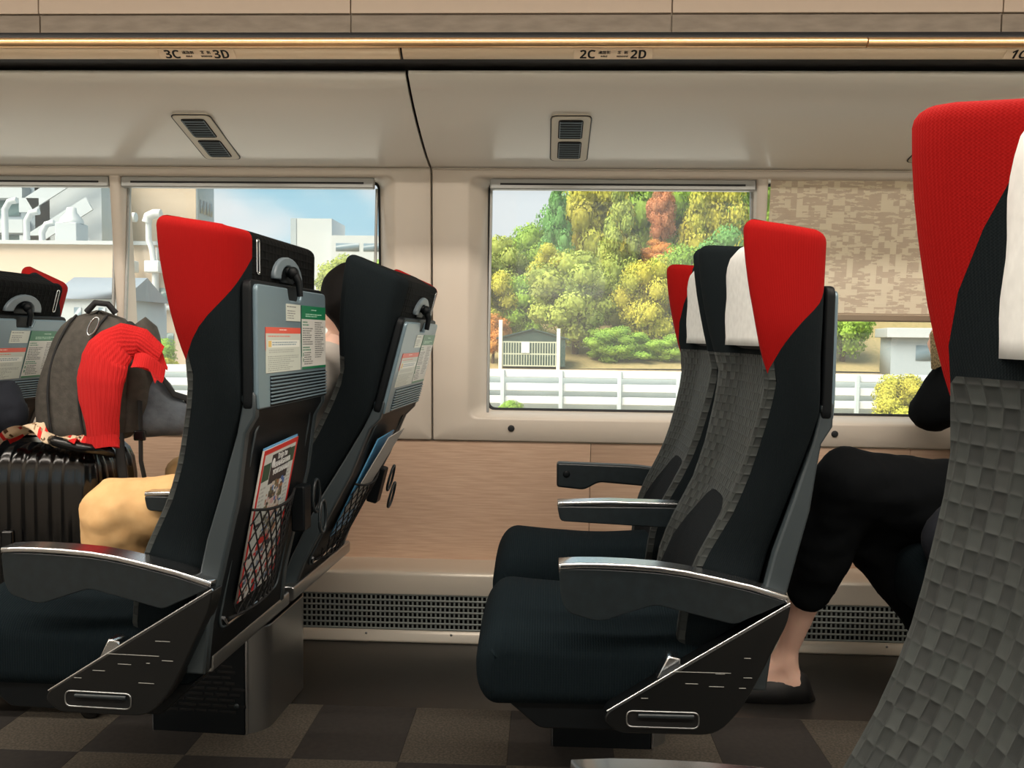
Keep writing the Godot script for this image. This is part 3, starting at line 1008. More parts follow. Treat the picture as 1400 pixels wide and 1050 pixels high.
func carriage():
	# floor with carpet tiles
	var mb := MB.new()
	mb.box(Vector3((XA + XE) / 2, -0.03, -1.12), Vector3(XE - XA, 0.06, 3.3))
	var fl: Node = struct(fin(mb, "floor", M.floor_dark))
	var tm := []
	for k in 2:
		mb = MB.new()
		mb.box(Vector3(0, 0.002, 0), Vector3(0.2482, 0.004, 0.2827), 0.001)
		tm.append(mb.mesh())
		tm[k].surface_set_material(0, M.tile_light if k == 0 else M.tile_dark)
	for j in 6:
		for n in range(-9, 9):
			put(tm[(n + j) & 1], "carpet_tile", fl, Transform3D(Basis.IDENTITY, Vector3(-0.322 + 0.2485 * (n + 0.5), 0.0, -2.145 + 0.283 * (j + 0.5))))
	# wall panels: one module per window, wood below
	var wall := Node3D.new()
	wall.name = "wall_window"
	add_child(wall)
	struct(wall)
	mb = MB.new()
	ax(mb, PackedVector2Array([Vector2(-2.92, 0.0), Vector2(-2.82, 0.0), Vector2(-2.78, 0.70), Vector2(-2.92, 0.70)]), XA, XE)
	ax(mb, PackedVector2Array([Vector2(-2.92, 1.50), Vector2(-2.66, 1.50), Vector2(-2.61, 1.60), Vector2(-2.61, 2.28), Vector2(-2.92, 2.28)]), XA, XE)
	for k in 5:
		var xc := -0.363 + 2.04 * (k - 2)
		mb.box(Vector3(xc, 1.05, -2.83), Vector3(0.30, 1.0, 0.18))
	fin(mb, "wall_core", M.panel_beige, wall)
	for k in 4:
		var x0 := -0.363 + 2.04 * (k - 2)
		var x1 := x0 + 2.04
		mb = MB.new()
		var loops := []
		for q in [[0.0035, 0.640, 1.505, 0.006, -0.02], [0.0035, 0.640, 1.505, 0.006, -0.003], [0.0055, 0.643, 1.502, 0.006, 0.0], [0.110, 0.708, 1.480, 0.035, 0.0], [0.116, 0.713, 1.476, 0.036, -0.0015], [0.121, 0.717, 1.473, 0.036, -0.006], [0.150, 0.728, 1.471, 0.032, -0.035], [0.172, 0.735, 1.470, 0.028, -0.062], [0.176, 0.737, 1.469, 0.026, -0.075]]:
			var row := PackedVector3Array()
			for p in MB.rrect(x0 + q[0], q[1], x1 - q[0], q[2], q[3], 5): row.append(wp(p.x, p.y, q[4]))
			loops.append(row)
		mb.grid(loops, true)
		fin(mb, "window_panel", M.panel_beige, wall)
		# studs below the sill
		for xx in [x0 + 0.257, x0 + 1.29]:
			mb = MB.new()
			mb.lathe([Vector2(0, 0.004), Vector2(0.006, 0.004), Vector2(0.0105, 0.003), Vector2(0.0115, -0.002)], 16, Transform3D(Basis(Vector3.RIGHT, PI / 2), wp(xx, 0.682)))
			fin(mb, "rubber_stud", M.gasket, wall)
		for w in 2:
			mb = MB.new()
			var a := x0 - 0.53 + 0.002 + w * 1.046
			var l := x0 + (0.516 - 1.02 if w == 0 else 0.516)
			var pr := PackedVector2Array()
			var c0 := wp(l + 0.0015, 0.205, -0.012)
			mb.quad(wp(l + 0.0012, 0.205, -0.010), wp(l + 1.0188, 0.205, -0.010), wp(l + 1.0188, 0.637, -0.010), wp(l + 0.0012, 0.637, -0.010))
			mb.quad(wp(l + 1.0188, 0.205, -0.010), wp(l + 1.0188, 0.205, -0.020), wp(l + 1.0188, 0.637, -0.020), wp(l + 1.0188, 0.637, -0.010))
			mb.quad(wp(l + 0.0012, 0.205, -0.020), wp(l + 0.0012, 0.205, -0.010), wp(l + 0.0012, 0.637, -0.010), wp(l + 0.0012, 0.637, -0.020))
			mb.grp(3)
			fin(mb, "wood_panel", M.wood_laminate, wall)
		# window: gasket, two panes, post, blind housings
		var w0 := Node3D.new()
		w0.name = "window_%d" % (k + 1)
		add_child(w0)
		struct(w0)
		mb = MB.new()
		loops = []
		for q in [[0.174, 0.735, 1.471, 0.028, -0.066], [0.181, 0.7425, 1.463, 0.024, -0.066], [0.181, 0.7425, 1.463, 0.024, -0.085]]:
			var row := PackedVector3Array()
			for p in MB.rrect(x0 + q[0], q[1], x1 - q[0], q[2], q[3], 5): row.append(wp(p.x, p.y, q[4]))
			loops.append(row)
		mb.grid(loops, true)
		fin(mb, "gasket", M.gasket, w0)
		var xm := (x0 + x1) / 2 + 0.006
		mb = MB.new()
		var pr2 := PackedVector2Array()
		mb.grid([PackedVector3Array([wp(xm - 0.017, 0.735, -0.08), wp(xm - 0.017, 0.735, -0.012), wp(xm - 0.012, 0.735, -0.006), wp(xm + 0.012, 0.735, -0.006), wp(xm + 0.017, 0.735, -0.012), wp(xm + 0.017, 0.735, -0.08)]), PackedVector3Array([wp(xm - 0.017, 1.478, -0.08), wp(xm - 0.017, 1.478, -0.012), wp(xm - 0.012, 1.478, -0.006), wp(xm + 0.012, 1.478, -0.006), wp(xm + 0.017, 1.478, -0.012), wp(xm + 0.017, 1.478, -0.08)])])
		fin(mb, "window_post", M.panel_beige, w0)
		for s in [0, 1]:
			var pa := x0 + 0.18 if s == 0 else xm + 0.017
			var pb := xm - 0.017 if s == 0 else x1 - 0.18
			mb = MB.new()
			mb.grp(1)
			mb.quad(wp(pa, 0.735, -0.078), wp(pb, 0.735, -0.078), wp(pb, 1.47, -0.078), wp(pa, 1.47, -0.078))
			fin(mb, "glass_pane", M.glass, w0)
			if k == 2 and s == 1: continue
			# retracted blind: housing bar, with a dark strip painting the shade of a grip slot
			mb = MB.new()
			var t := Transform3D(Basis(Vector3.RIGHT, -LEAN), wp((pa + pb) / 2, 1.4545, -0.022))
			mb.box(Vector3.ZERO, Vector3(pb - pa - 0.006, 0.034, 0.022), 0.006, t)
			fin(mb, "blind_housing", M.frame_grey, w0)
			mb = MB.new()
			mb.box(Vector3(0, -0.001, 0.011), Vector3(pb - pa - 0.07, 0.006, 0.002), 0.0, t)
			fin(mb, "slot_shade_strip", M.gasket, w0)
			# slim light frame beside the glass
			mb = MB.new()
			for xx in [pa + 0.004, pb - 0.004]:
				mb.box(Vector3(xx - (pa + pb) / 2, -0.36, -0.045), Vector3(0.008, 0.71, 0.012), 0.002, t)
			fin(mb, "guide_rail", M.frame_grey, w0)
	# lowered blind
	var bl := thing("roller_blind", "beige patterned roller blind pulled half down over the window", "blind", wp(1.085, 1.47, -0.02))
	bl.rotation.x = LEAN
	mb = MB.new()
	var rows := []
	var uvs := []
	for j in 9:
		var row := PackedVector3Array()
		var ur := PackedVector2Array()
		for i in 41:
			var x := -0.395 + 0.8 * i / 40.0
			var y := -0.405 + 0.41 * j / 8.0
			row.append(Vector3(x, y, 0.0015 * sin(x * 26.0 + 1.0)))
			ur.append(Vector2(x, -y))
		rows.append(row)
		uvs.append(ur)
	mb.grid(rows, false, uvs)
	for j in 9:
		for i in 41: rows[j][i] = rows[j][i] + Vector3(0, 0, -0.001)
	mb.flip = true
	mb.grid(rows, false, uvs)
	fin(mb, "blind_cloth", M.blind_fabric, bl)
	mb = MB.new()
	mb.box(Vector3(0.005, -0.418, 0), Vector3(0.802, 0.026, 0.014), 0.005)
	fin(mb, "bottom_bar", M.blind_bar, bl)
	# heater duct along the floor
	var duct := Node3D.new()
	duct.name = "trim_1"
	add_child(duct)
	struct(duct)
	mb = MB.new()
	ax(mb, MB.rpoly([Vector2(-2.80, 0.0), Vector2(-2.66, 0.0), Vector2(-2.66, 0.15), Vector2(-2.621, 0.155), Vector2(-2.626, 0.218), Vector2(-2.634, 0.226), Vector2(-2.655, 0.230), Vector2(-2.752, 0.236), Vector2(-2.80, 0.236)], [0.0, 0.0, 0.0, 0.002, 0.006, 0.004, 0.006, 0.0, 0.0], 4), XA, XE)
	fin(mb, "duct_cover", M.duct_metal, duct)
	mb = MB.new()
	ax(mb, PackedVector2Array([Vector2(-2.66, 0.0), Vector2(-2.617, 0.0), Vector2(-2.615, 0.004), Vector2(-2.619, 0.012), Vector2(-2.621, 0.038), Vector2(-2.66, 0.038)]), XA, XE)
	fin(mb, "base_strip", M.duct_metal, duct)
	mb = MB.new()
	ax(mb, PackedVector2Array([Vector2(-2.659, 0.038), Vector2(-2.640, 0.038), Vector2(-2.640, 0.154), Vector2(-2.659, 0.154)]), XA, XE)
	fin(mb, "grille_backing", M.hole_shade, duct)
	mb = MB.new()
	for j in 7:
		ax(mb, PackedVector2Array([Vector2(-2.627, 0.039 + j * 0.0185), Vector2(-2.623, 0.039 + j * 0.0185), Vector2(-2.623, 0.045 + j * 0.0185), Vector2(-2.627, 0.045 + j * 0.0185)]), XA, XE)
	var x := -2.6
	while x < 2.4:
		mb.box(Vector3(x, 0.097, -2.6253), Vector3(0.0055, 0.115, 0.0036))
		x += 0.0148
	mb.st.set_smooth_group(0)
	fin(mb, "perforated_plate", M.duct_lattice, duct)
	for k in 12:
		mb = MB.new()
		mb.ell(Transform3D(Basis.from_scale(Vector3(0.004, 0.004, 0.002)), Vector3(-1.65 + k * 0.273, 0.027, -2.6195)), 10, 6)
		fin(mb, "screw", M.steel, duct)
	# cove panels, rack edge, upper wall
	var up := Node3D.new()
	up.name = "wall_upper"
	add_child(up)
	struct(up)
	var cz := [[2.17, 1.641], [2.22, 1.614], [2.273, 1.590], [2.36, 1.558], [2.444, 1.533], [2.52, 1.5135], [2.60, 1.500], [2.652, 1.497]]
	for k in 4:
		var x0 := -0.363 + 2.04 * (k - 2)
		var pr := PackedVector2Array()
		for q in range(cz.size() - 1, -1, -1): pr.append(Vector2(-cz[q][0], cz[q][1]))
		for q in cz.size(): pr.append(Vector2(-cz[q][0] - 0.004, cz[q][1] + 0.012))
		mb = MB.new()
		ax(mb, pr, x0 + 0.004, x0 + 2.036)
		fin(mb, "cove_panel", M.cove_beige, up)
		mb = MB.new()
		ax(mb, PackedVector2Array([Vector2(-2.662, 1.494), Vector2(-2.628, 1.494), Vector2(-2.632, 1.4985), Vector2(-2.662, 1.4985)]), x0 + 0.004, x0 + 2.036)
		fin(mb, "cove_lip", M.panel_beige, up)
		mb = MB.new()
		ax(mb, PackedVector2Array([Vector2(-2.112, 1.661), Vector2(-2.0945, 1.6555), Vector2(-2.068, 1.6735), Vector2(-2.085, 1.69)]), x0 + 0.004, x0 + 2.036, 0.001)
		fin(mb, "label_strip", M.strip_beige, up)
	mb = MB.new()
	ax(mb, PackedVector2Array([Vector2(-2.61, 1.60), Vector2(-2.20, 1.66), Vector2(-2.11, 1.665), Vector2(-2.08, 1.69), Vector2(-2.08, 1.715), Vector2(-2.61, 1.715)]), XA, XE)
	fin(mb, "rack_shelf", M.rack_dark, up)
	mb = MB.new()
	for k in [[XA, 0.745], [0.748, XE]]:
		mb.tube(PackedVector3Array([Vector3(k[0], 1.683, -2.058), Vector3(k[1], 1.683, -2.058)]), 0.0115, 14)
	fin(mb, "rack_rail", M.rail_metal, up)
	for k in 9:
		var x0 := -0.606 + 0.97 * (k - 4)
		mb = MB.new()
		mb.box(Vector3(x0 + 0.485, 1.85, -2.605), Vector3(0.966, 0.20, 0.012), 0.0015)
		fin(mb, "rack_back_panel", M.upper_wall, up)
		mb = MB.new()
		mb.box(Vector3(x0 + 0.485, 2.11, -2.600), Vector3(0.966, 0.314, 0.016), 0.0015)
		fin(mb, "upper_panel", M.ceiling_beige, up)
	# ceiling
	mb = MB.new()
	mb.box(Vector3((XA + XE) / 2, 2.30, -1.12), Vector3(XE - XA, 0.06, 3.3))
	struct(fin(mb, "ceiling", M.ceiling_beige))
	# the wall behind, with its own windows
	var near: Node = Node3D.new()
	near.name = "wall_near"
	add_child(near)
	struct(near)
	mb = MB.new()
	mb.box(Vector3((XA + XE) / 2, 0.36, 0.54), Vector3(XE - XA, 0.72, 0.10))
	mb.box(Vector3((XA + XE) / 2, 1.89, 0.54), Vector3(XE - XA, 0.82, 0.10))
	for k in 5: mb.box(Vector3(-0.363 + 2.04 * (k - 2), 1.10, 0.54), Vector3(0.30, 0.78, 0.10))
	fin(mb, "wall_panel", M.panel_beige, near)
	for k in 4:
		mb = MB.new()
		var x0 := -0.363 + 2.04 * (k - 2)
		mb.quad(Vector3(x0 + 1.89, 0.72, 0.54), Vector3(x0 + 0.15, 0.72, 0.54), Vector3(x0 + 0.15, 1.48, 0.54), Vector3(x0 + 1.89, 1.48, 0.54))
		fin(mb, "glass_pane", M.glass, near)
	for s in [[XA, "wall_front"], [XE, "wall_rear"]]:
		mb = MB.new()
		mb.box(Vector3(s[0], 1.1, -1.12), Vector3(0.08, 2.4, 3.5))
		struct(fin(mb, s[1], M.panel_beige))

func ceiling_lights():
	for z in [-0.45, -1.25]:
		var o := thing("ceiling_light", "long warm white light strip on the ceiling %s" % ("beside the window seats" if z < -1 else "beside the aisle-side windows"), "ceiling light", Vector3(-0.36, 2.262, z), "light strips along the ceiling")
		var mb := MB.new()
		mb.box(Vector3.ZERO, Vector3(7.4, 0.012, 0.13), 0.004)
		fin(mb, "diffuser", M.lamp_glow, o)
		var l := AreaLight3D.new()
		l.name = "strip_light"
		o.add_child(l)
		l.position = Vector3(0, -0.012, 0)
		l.rotation.x = -PI / 2
		l.area_size = Vector2(7.3, 0.12)
		l.light_color = Color(1.0, 0.955, 0.90)
		l.light_energy = LAMP
		l.set("area_range", 8.0)
		l.shadow_enabled = true

const KANJI := {
	"tsu": [[1, 9, 2, 8], [1, 6, 2.4, 6], [2.4, 6, 1.6, 2], [0.6, 1.4, 2, 1.6], [2, 1.6, 9.5, 1], [4, 9, 8.5, 9], [8.5, 9, 6.5, 7.6], [4, 7, 9, 7], [4, 7, 4, 2.2], [9, 7, 9, 2.2], [6.5, 7, 6.5, 2.4], [4, 5.4, 9, 5.4], [4, 3.8, 9, 3.8]],
	"ro": [[1, 9, 4, 9], [1, 9, 1, 6.5], [4, 9, 4, 6.5], [1, 6.5, 4, 6.5], [2.5, 6.5, 2.5, 1.4], [2.5, 4.2, 4.2, 4.2], [1, 4, 1, 1.2], [0.4, 1, 4.4, 1.8], [6.3, 9.4, 5, 6.6], [6.2, 8, 9, 8], [9, 8, 5, 3.8], [6, 6.6, 9.6, 4], [6, 3.6, 9, 3.6], [6, 3.6, 6, 0.8], [9, 3.6, 9, 0.8], [6, 0.8, 9, 0.8]],
	"gawa": [[2, 9.4, 0.6, 6], [1.6, 7, 1.6, 0.6], [3.2, 8.8, 5.8, 8.8], [3.2, 8.8, 3.2, 3], [5.8, 8.8, 5.8, 3], [3.2, 7, 5.8, 7], [3.2, 5, 5.8, 5], [3.2, 3, 5.8, 3], [3.8, 2.4, 3, 0.8], [5.2, 2.4, 6, 0.8], [7.4, 8.4, 7.4, 2.6], [9.2, 9.2, 9.2, 0.8], [9.2, 0.8, 8.4, 1.2]],
	"mado": [[5, 9.8, 5, 8.8], [1, 8.8, 9, 8.8], [1, 8.8, 1, 7.4], [9, 8.8, 9, 7.4], [4, 8.4, 2.6, 6.8], [6, 8.4, 7.6, 6.8], [5, 6.8, 3.4, 4.8], [3.4, 4.8, 6.8, 5], [6.2, 6, 7.2, 4.6], [2, 3.4, 1.2, 1.4], [3.4, 3.4, 3.6, 1.2], [3.6, 1.2, 7, 1.2], [7, 1.2, 7, 2.2], [5, 3.8, 5.6, 2.8], [8, 3.4, 8.8, 2]],
}

func glyph(mb: MB, g: String, at: Vector2, h: float):
	for s in KANJI[g]:
		var a := Vector2(s[0], s[1]) / 10.0 * h + at
		var b := Vector2(s[2], s[3]) / 10.0 * h + at
		var d := b - a
		mb.box(Vector3.ZERO, Vector3(d.length() + h * 0.06, h * 0.075, 0.0006), 0.0, Transform3D(Basis(Vector3.BACK, d.angle()), Vector3((a.x + b.x) / 2, (a.y + b.y) / 2, 0.0012)))

func text(t: String, size: float, parent: Node, at: Vector3, m: Material, bold := true, called := "lettering", centre := true) -> MeshInstance3D:
	var f := SystemFont.new()
	f.font_names = PackedStringArray(["Droid Sans"])
	f.font_weight = 700 if bold else 400
	var tm := TextMesh.new()
	tm.font = f
	tm.text = t
	tm.font_size = 48
	tm.pixel_size = size / 48.0
	tm.depth = 0.0006
	tm.curve_step = 1.0
	tm.horizontal_alignment = HORIZONTAL_ALIGNMENT_CENTER if centre else HORIZONTAL_ALIGNMENT_LEFT
	tm.material = m
	var o := put(tm, called, parent)
	o.position = at
	return o

func signs():
	var yd := Vector3(0, 0.018, 0.0265).normalized()
	var b := Basis(Vector3.RIGHT, yd, Vector3.RIGHT.cross(yd))
	var n := 3
	for x in [-0.867, 0.153, 1.173]:
		var o := thing("seat_number_sign", "beige seat number sign reading %dC %dD on the rack edge" % [n, n], "sign", Vector3.ZERO, "seat number signs on the rack edge")
		o.transform = Transform3D(b, Vector3(x, 1.6645, -2.0812) + b.z * 0.0016)
		var mb := MB.new()
		mb.box(Vector3.ZERO, Vector3(0.19, 0.0265, 0.0016), 0.0006)
		fin(mb, "plate", M.plate_beige, o)
		text("%dC" % n, 0.033, o, Vector3(-0.0615, 0, 0.0012), M.letter_black)
		text("%dD" % n, 0.033, o, Vector3(0.0615, 0, 0.0012), M.letter_black)
		mb = MB.new()
		glyph(mb, "tsu", Vector2(-0.036, 0.0008), 0.0095)
		glyph(mb, "ro", Vector2(-0.0262, 0.0008), 0.0095)
		glyph(mb, "gawa", Vector2(-0.0164, 0.0008), 0.0095)
		glyph(mb, "mado", Vector2(0.010, 0.0008), 0.0095)
		glyph(mb, "gawa", Vector2(0.0255, 0.0008), 0.0095)
		fin(mb, "small_characters", M.letter_black, o)
		text("AISLE", 0.0062, o, Vector3(-0.0215, -0.0055, 0.0012), M.letter_black)
		text("WINDOW", 0.0062, o, Vector3(0.0225, -0.0055, 0.0012), M.letter_black)
		n -= 1

func vents():
	var yd := Vector3(0, 0.066, 0.238).normalized()
	var b := Basis(Vector3.RIGHT, yd, Vector3.RIGHT.cross(yd))
	var lab := ["air vent in the cove above the window with buildings", "air vent in the cove above the tree view", "air vent in the cove above the lowered blind"]
	var i := 0
	for x in [-0.982, 0.061, 1.104]:
		var o := thing("air_vent", lab[i], "air vent", Vector3.ZERO, "air vents in the cove panels")
		o.transform = Transform3D(b, Vector3(x, 1.5425, -2.425) + b.z * 0.004)
		i += 1
		var mb := MB.new()
		mb.extr(MB.rrect(-0.053, -0.126, 0.053, 0.126, 0.016, 5), -0.006, 0.002, 0.0015, 1)
		fin(mb, "frame", M.vent_beige, o)
		mb = MB.new()
		var path := PackedVector3Array()
		for q in MB.rrect(-0.0545, -0.1275, 0.0545, 0.1275, 0.017, 5): path.append(Vector3(q.x, q.y, -0.0005))
		path.append(path[0])
		mb.tube(path, 0.0018, 5, false)
		fin(mb, "frame_seal", M.vent_dark, o)
		for c in [-0.059, 0.059]:
			mb = MB.new()
			mb.extr(MB.rrect(-0.034, c - 0.051, 0.034, c + 0.051, 0.010, 4), 0.0015, 0.003, 0.0, 1)
			fin(mb, "louver_shade_plate", M.hole_shade, o)  # black plate painted as the shade of an opening
			mb = MB.new()
			for k in 7:
				mb.box(Vector3.ZERO, Vector3(0.058, 0.004, 0.0012), 0.0, Transform3D(Basis(Vector3.RIGHT, -0.5), Vector3(0, c - 0.039 + k * 0.013, 0.0045)))
			mb.box(Vector3(-0.030, c, 0.0038), Vector3(0.002, 0.088, 0.003))
			mb.box(Vector3(0.030, c, 0.0038), Vector3(0.002, 0.088, 0.003))
			fin(mb, "louver", M.arch_grey, o)

# ---------------------------------------------------------------- passengers
func hand(mb: MB, wrist: Vector3, palm: Vector3, out: Vector3, curl: Vector3):
	# palm from the wrist to the knuckles; fingers go on along `out`, bending towards `curl`; the thumb leaves the side
	var side := out.cross(curl).normalized()
	var bones := [[wrist, palm, 0.024, 0.026], [wrist + side * 0.012, palm + side * 0.028, 0.018, 0.015], [wrist - side * 0.012, palm - side * 0.028, 0.018, 0.015]]
	var len := [0.062, 0.074, 0.070, 0.056]
	for k in 4:
		var s := palm + side * (0.029 - 0.0195 * k)
		var m1: Vector3 = s + (out * 0.8 + curl * 0.45).normalized() * len[k] * 0.5
		var m2: Vector3 = m1 + (out * 0.35 + curl * 0.9).normalized() * len[k] * 0.5
		bones.append([s, m1, 0.0092, 0.0085])
		bones.append([m1, m2, 0.0085, 0.007])
	var t0 := wrist.lerp(palm, 0.35) + side * 0.026
	var t1 := t0 + (side * 0.75 + out * 0.6 + curl * 0.3).normalized() * 0.036
	bones.append([t0, t1, 0.013, 0.0105])
	bones.append([t1, t1 + (out * 0.8 + curl * 0.6).normalized() * 0.030, 0.0105, 0.008])
	blob(mb, bones, 0.0045, 0.006)

func head_bones(c: Vector3, face: Vector3) -> Array:
	var up := Vector3.UP
	var s := face.cross(up).normalized()
	var b := [[c - face * 0.018 + up * 0.03, c + face * 0.018 + up * 0.028, 0.086, 0.078], [c + up * 0.0, c + face * 0.032 - up * 0.075, 0.068, 0.034], [c + face * 0.083 + up * 0.012, c + face * 0.102 - up * 0.022, 0.008, 0.013], [c + face * 0.074 - up * 0.058 + s * 0.016, c + face * 0.074 - up * 0.058 - s * 0.016, 0.009, 0.009]]
	for q in [-1.0, 1.0]:
		b.append([c + s * q * 0.083 + up * 0.015, c + s * q * 0.086 - up * 0.022, 0.016, 0.010])
	return b

func eyes(o: Node3D, c: Vector3, face: Vector3):
	var sd := face.cross(Vector3.UP).normalized()
	for q in [-1.0, 1.0]:
		var mb := MB.new()
		mb.ell(Transform3D(Basis.from_scale(Vector3(0.010, 0.006, 0.010)), c + face * 0.083 + Vector3(0, 0.012, 0) + sd * q * 0.031), 10, 8)
		fin(mb, "eye", M.hair_brown, o)

func passenger_tan():
	var o := thing("person", "passenger in tan trousers and light shirt sitting in the reclined window seat", "person", Vector3(-0.78, 0, -2.15))
	var P := -o.position
	var hipn := Vector3(-0.72, 0.555, -2.06) + P
	var hipf := Vector3(-0.72, 0.555, -2.25) + P
	var kn := Vector3(-1.030, 0.540, -1.975) + P
	var kf := Vector3(-0.985, 0.560, -2.33) + P
	var an := Vector3(-1.0, 0.11, -2.21) + P
	var af := Vector3(-0.94, 0.11, -2.36) + P
	var pel := Vector3(-0.72, 0.585, -2.155) + P
	var chest := Vector3(-0.58, 0.82, -2.155) + P
	var neck := Vector3(-0.53, 0.935, -2.155) + P
	var hd := Vector3(-0.485, 1.020, -2.150) + P
	var shn := Vector3(-0.575, 0.87, -1.995) + P
	var shf := Vector3(-0.575, 0.87, -2.315) + P
	var eln := Vector3(-0.70, 0.70, -1.985) + P
	var elf := Vector3(-0.70, 0.70, -2.345) + P
	var wn := Vector3(-0.80, 0.685, -2.10) + P
	var wf := Vector3(-0.80, 0.685, -2.215) + P
	var mb := MB.new()
	blob(mb, [[pel, chest, 0.12, 0.12], [chest, neck, 0.10, 0.05], [neck, hd - Vector3(0, 0.03, 0), 0.052, 0.05], [hipn, kn, 0.075, 0.055], [hipf, kf, 0.075, 0.055], [kn, an, 0.052, 0.035], [kf, af, 0.052, 0.035], [an, an + Vector3(-0.06, -0.06, 0), 0.038, 0.03], [af, af + Vector3(-0.06, -0.07, 0), 0.038, 0.03], [shn, eln, 0.046, 0.036], [shf, elf, 0.046, 0.036], [eln, wn, 0.036, 0.026], [elf, wf, 0.036, 0.026], [shn, shf, 0.05, 0.05]], 0.018, 0.03)
	blob(mb, head_bones(hd, Vector3(-0.98, 0.1, 0.15).normalized()), 0.008, 0.02)
	hand(mb, wn, wn + Vector3(-0.08, -0.01, -0.01), Vector3(-0.95, 0, 0), Vector3(0, -1, 0))
	hand(mb, wf, wf + Vector3(-0.08, -0.01, 0.01), Vector3(-0.95, 0, 0), Vector3(0, -1, 0))
	fin(mb, "body", M.skin, o)
	eyes(o, hd, Vector3(-0.98, 0.1, 0.15).normalized())
	mb = MB.new()
	blob(mb, [[pel, chest, 0.148, 0.140], [chest, neck - Vector3(0, 0.02, 0), 0.125, 0.065], [shn, shf, 0.065, 0.065], [shn, eln, 0.062, 0.052], [shf, elf, 0.062, 0.052], [eln, wn, 0.05, 0.036], [elf, wf, 0.05, 0.036]], 0.018, 0.035, 0.008)
	fin(mb, "shirt", M.white_shirt, o)
	mb = MB.new()
	blob(mb, [[pel, pel + Vector3(0.02, 0.03, 0), 0.150, 0.150], [hipn, kn, 0.090, 0.074], [hipf, kf, 0.098, 0.078], [kn, kn + Vector3(-0.005, -0.12, -0.02), 0.078, 0.074], [kn + Vector3(-0.005, -0.12, -0.02), an + Vector3(0, 0.05, 0), 0.074, 0.062], [kf, af + Vector3(0, 0.05, 0), 0.076, 0.062]], 0.014, 0.03, 0.014)
	fin(mb, "trousers", M.tan_cotton, o)
	mb = MB.new()
	blob(mb, [[hd + Vector3(0.02, 0.045, 0), hd + Vector3(0.0, 0.055, 0), 0.096, 0.092], [hd + Vector3(0.045, 0.02, 0), hd + Vector3(0.06, -0.045, 0), 0.085, 0.06], [hd + Vector3(-0.02, 0.03, 0.055), hd + Vector3(0.01, -0.04, 0.062), 0.045, 0.028], [hd + Vector3(-0.02, 0.03, -0.055), hd + Vector3(0.01, -0.04, -0.062), 0.045, 0.028]], 0.009, 0.03, 0.006)
	fin(mb, "hair", M.hair_brown, o)
	for f in [an, af]:
		mb = MB.new()
		var s := 0.5
		blob(mb, [[f + Vector3(0.02, -0.065, 0), f + Vector3(-0.14 * s, -0.075, 0), 0.045, 0.034], [f + Vector3(0, -0.02, 0), f + Vector3(0, -0.06, 0), 0.045, 0.045]], 0.012, 0.03)
		fin(mb, "shoe", M.shoe_black, o)

